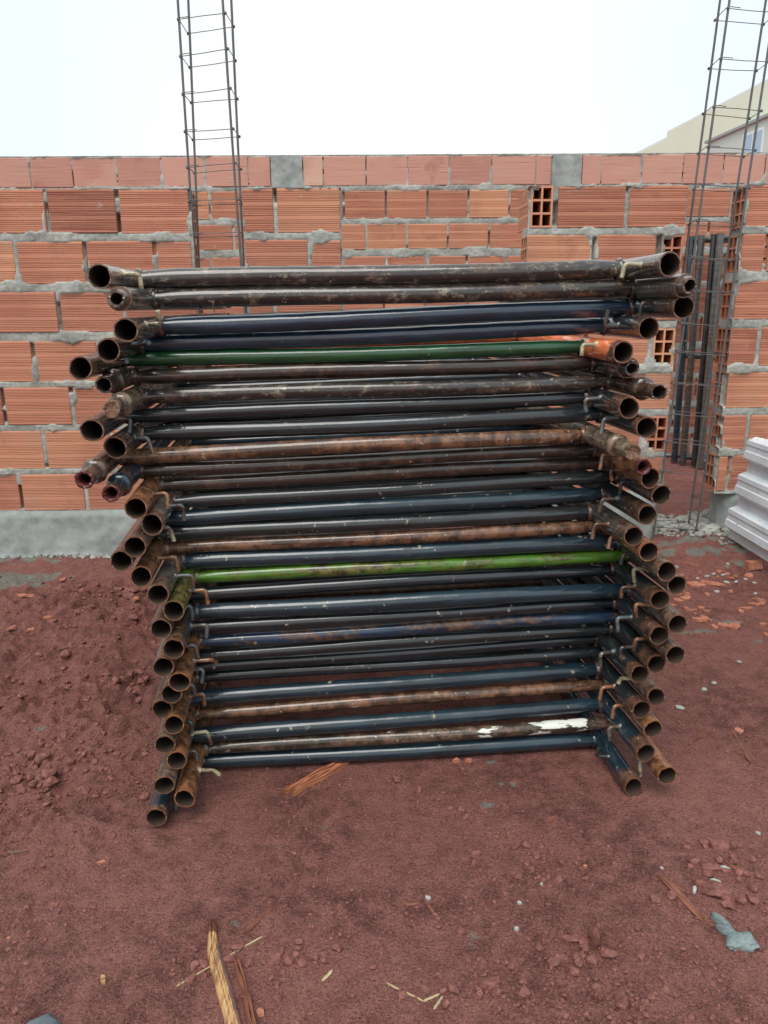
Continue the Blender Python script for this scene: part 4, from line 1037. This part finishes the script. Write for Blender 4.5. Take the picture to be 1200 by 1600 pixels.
def splinter(label, p0, p1, w, t, seed, mat, name='wood_splinter', cat='wood splinter', lift=.004, forks=0, pointy=(1, 1), strands=3, tp=.15):
    """split piece of wood: several fibres running the same way, jagged ends"""
    a, b = on_ground(*p0), on_ground(*p1); d = b-a; L = d.length; rr = random.Random(seed)
    mb = MB(); u = d.normalized(); s = Vector((-u.y, u.x, 0))
    for k in range(strands):
        off = (k-(strands-1)/2)*w/strands; e0 = rr.uniform(0, .8)*tp*L*pointy[0]; e1 = rr.uniform(0, .8)*tp*L*pointy[1]
        n = 14; ring = []
        for i in range(n+1):
            f = i/n; y = e0 + (L-e0-e1)*f; ww = w/strands*.64*(1+.15*math.sin(i*1.3+k+seed)); tt = t*(.9+.1*math.sin(i*.7+k*2))
            if f < tp: ww *= (.25+.75*f/tp) if pointy[0] else 1
            if f > 1-tp:
                ww *= (.2+.8*(1-f)/tp) if pointy[1] else 1; tt *= .6+.4*(1-f)/tp
            sway = w*.12*math.sin(f*4+seed) + w*.03*math.sin(f*9+k*2)
            c = (y, off+sway)
            ring.append([(c[0], c[1]-ww, 0), (c[0], c[1]-ww*.6, tt*.9), (c[0], c[1]+ww*.25, tt*(1+.06*math.sin(k*3+i*.5))), (c[0], c[1]+ww*.9, tt*.6), (c[0], c[1]+ww, 0)])
        V = [p for r_ in ring for p in r_]
        mb.add(V, [(i*5+j, (i+1)*5+j, (i+1)*5+(j+1) % 5, i*5+(j+1) % 5) for i in range(n) for j in range(5)] + [(4, 3, 2, 1, 0), tuple(n*5+j for j in range(5))], False)
    o = mb.build(name, mat); o.location = (a.x, a.y, gz(a.x, a.y) + lift - .003); o.rotation_euler = (0, -math.atan2(gz(b.x, b.y)-gz(a.x, a.y), L), math.atan2(d.y, d.x))
    return tag(o, label, cat)
def plank():
    """flat splintered plank of yellow wood, fibres raised along its length, bark on its right flank"""
    Lf = [(330, 1446), (324, 1462), (322, 1490), (330, 1522), (340, 1560), (350, 1600), (360, 1660)]
    Rt = [(337, 1448), (341, 1470), (347, 1492), (357, 1522), (368, 1560), (380, 1600), (398, 1660)]
    A = [on_ground(*p) for p in Lf]; B = [on_ground(*p) for p in Rt]; o0 = A[3].lerp(B[3], .5); rr = random.Random(5)
    root = empty('wood_splinter', (o0.x, o0.y, gz(o0.x, o0.y))); tag(root, 'thick splintered plank of yellow wood with a frayed tip at the bottom edge', 'wood splinter')
    NC = 15; jit = [rr.uniform(0, 1) for _ in range(NC+1)]; V = []; NR = 37
    for i in range(NR):
        f = i/(NR-1)*(len(A)-1); k = min(int(f), len(A)-2); t_ = f-k; a, b = A[k].lerp(A[k+1], t_), B[k].lerp(B[k+1], t_)
        for c_ in range(NC+1):
            u = c_/NC; p = a.lerp(b, u) - o0; h = .0115*(1-abs(2*u-1)**4)*min(1, .35+i/7) + .0026*(jit[c_]-.5) + .002*(float(vnoise(c_*.9, i*.35, 5))-.5)
            if c_ in (0, NC): h = -.004
            if i == 0: p = p + Vector((0, rr.uniform(-.004, .009), 0)); h *= .5
            V.append((p.x, p.y, h + .001))
    F = [(i*(NC+1)+c_, (i+1)*(NC+1)+c_, (i+1)*(NC+1)+c_+1, i*(NC+1)+c_+1) for i in range(NR-1) for c_ in range(NC)]
    wd = MB(); bk = MB(); wd.add(V, [q_ for n_, q_ in enumerate(F) if n_ % NC < NC-4 + (1 if (n_//NC) % 7 < 3 else 0) or n_//NC < 9]); wd.build('split_face', m_plank, root)
    bk.add([(x, y, z+.0004) for x, y, z in V], [q_ for n_, q_ in enumerate(F) if n_ % NC >= NC-4 and n_//NC >= 9]); bk.build('bark', m_bark, root)
plank()
splinter('frayed dark fibres at the tip of the thick yellow plank', (335, 1462), (330, 1436), .011, .012, 33, m_woodr, name='wood_fibre', pointy=(0, 1), strands=4, tp=.5)
splinter('reddish bark strip right of the thick yellow plank at the bottom edge', (406, 1650), (380, 1540), .011, .012, 13, m_woodr, name='bark_strip', cat='bark', pointy=(0, 1), strands=2)
splinter('short reddish spike of wood standing off right of the thick yellow plank', (390, 1585), (369, 1494), .009, .010, 4, m_woodr, strands=2)
splinter('thin straight straw stalk lying under the thick yellow plank', (276, 1542), (412, 1463), .0019, .002, 5, m_straw, name='straw_stalk', cat='straw', strands=1, pointy=(0, 0))
splinter('slender reddish splinter above the thin straw stalk', (380, 1462), (431, 1413), .006, .003, 6, m_woodr)
splinter('frayed reddish wood bundle just in front of the bottom crossbar', (450, 1245), (540, 1190), .026, .012, 7, m_woodo, strands=5)
splinter('long flat reddish wood strip left of the mortar blob', (1101, 1440), (1024, 1363), .012, .004, 8, m_woodr, strands=2)
splinter('short orange wood sliver at the right edge', (1134, 1351), (1189, 1374), .008, .004, 9, m_woodr, strands=2)
splinter('longer straw stalk at the bottom edge', (600, 1535), (666, 1568), .0022, .002, 10, m_straw, name='straw_stalk', cat='straw', strands=2)
splinter('short straw crossing the end of the longer stalk', (676, 1580), (694, 1556), .003, .003, 11, m_straw, name='straw_stalk', cat='straw', strands=1)
splinter('short straw lying above the crossed stalks', (660, 1566), (690, 1553), .003, .002, 12, m_straw, name='straw_stalk', cat='straw', strands=1)
splinter('tiny straw chip right of the thick yellow plank', (503, 1535), (521, 1514), .004, .002, 14, m_straw, name='straw_stalk', cat='straw', strands=1)
splinter('thin dark red twig piece left of the white chip', (628, 1415), (656, 1412), .004, .003, 15, m_woodr, name='twig', cat='twig', strands=1)
splinter('thin dark red twig piece pointing down from the white chip', (668, 1412), (678, 1428), .004, .003, 16, m_woodr, name='twig', cat='twig', strands=1)
splinter('small reddish wood flake below the right pipe ends', (848, 1286), (873, 1276), .007, .003, 17, m_woodr)
splinter('long curved thin twig near the right edge', (1174, 1196), (1140, 1134), .0045, .003, 18, m_woodr, name='twig', cat='twig', strands=1)
splinter('pinkish bark flake beside the long curved twig', (1147, 1138), (1163, 1145), .014, .003, 19, m_shard, name='bark_flake', cat='bark', strands=1)
splinter('left strip of the small bundle of red splinters right of the pipe mouths', (1089, 1160), (1096, 1138), .005, .003, 20, m_woodr)
splinter('right strip of the small bundle of red splinters right of the pipe mouths', (1092, 1156), (1101, 1140), .005, .003, 21, m_woodr)
splinter('dark stick half pressed in the churned mud at the left', (133, 1180), (158, 1167), .007, .006, 22, m_bark, name='twig', cat='twig', strands=1)
splinter('thin dark twig near the left edge below the churned mud', (6, 1335), (50, 1331), .004, .003, 23, m_bark, name='twig', cat='twig', strands=1)
for i, (px, py, lb) in enumerate([(34, 933, 'left one of the orange shard pair at the left edge'), (47, 932, 'right one of the orange shard pair at the left edge'), (74, 966, 'pale orange shard in the churned mud'),
                                  (20, 983, 'orange shard lowest at the left edge'), (48, 987, 'greyish pink shard in the mud at the left edge'), (97, 907, 'tiny orange shard near the cement stain'), (214, 948, 'small pink shard next to the left pipe mouths')]):
    shard(lb, px, py, .045, .025, .006, .3*i, 400+i)
shard('whitish chip left of the pipe mouths', 215, 923, .03, .02, .004, .2, 420, m_pale, None, 'cement_chip', 'cement chip')

# tip of a shoe at the bottom edge
p = on_ground(72, 1612); root = empty('shoe', (p.x, p.y-.02, gz(p.x, p.y))); tag(root, 'rounded grey toe of a shoe at the bottom left edge', 'shoe')
mb = MB(); n = 24; rings = []
for i in range(15):
    f = i/14; y = .035*1.0 - f*.26; ww = .038*math.sqrt(max(0, 1-(1-min(1, f*4))**2))*(1 - .15*max(0, f-.4)) + .001; hh = .012 + .045*min(1, f*1.6)*(1 if f < .6 else 1+.6*(f-.6))
    hh = hh if i else .006
    rings.append([(math.cos(2*math.pi*k/n)*ww, y, .012 + max(0, math.sin(2*math.pi*k/n))*hh) for k in range(n)])
mb.add([q_ for r_ in rings for q_ in r_], [(i*n+k, i*n+(k+1) % n, (i+1)*n+(k+1) % n, (i+1)*n+k) for i in range(14) for k in range(n)] + [tuple(range(n))[::-1]], True)
mb.build('upper', simple('grey_canvas', (.10, .13, .15), (.16, .19, .21)), root)
mb = MB(); V = []
for i in range(15): V += [(rings[i][0][0]*1.06, rings[i][0][1]+(.003 if i == 0 else 0), .0), (rings[i][12][0]*1.06, rings[i][0][1]+(.003 if i == 0 else 0), 0),
                           (rings[i][12][0]*1.06, rings[i][0][1]+(.003 if i == 0 else 0), .014), (rings[i][0][0]*1.06, rings[i][0][1]+(.003 if i == 0 else 0), .014)]
mb.add(V, [(i*4+k, (i+1)*4+k, (i+1)*4+(k+1) % 4, i*4+(k+1) % 4) for i in range(14) for k in range(4)] + [(0, 1, 2, 3)], False)
mb.build('sole', simple('dark_rubber', (.03, .03, .03), (.05, .05, .05)), root)
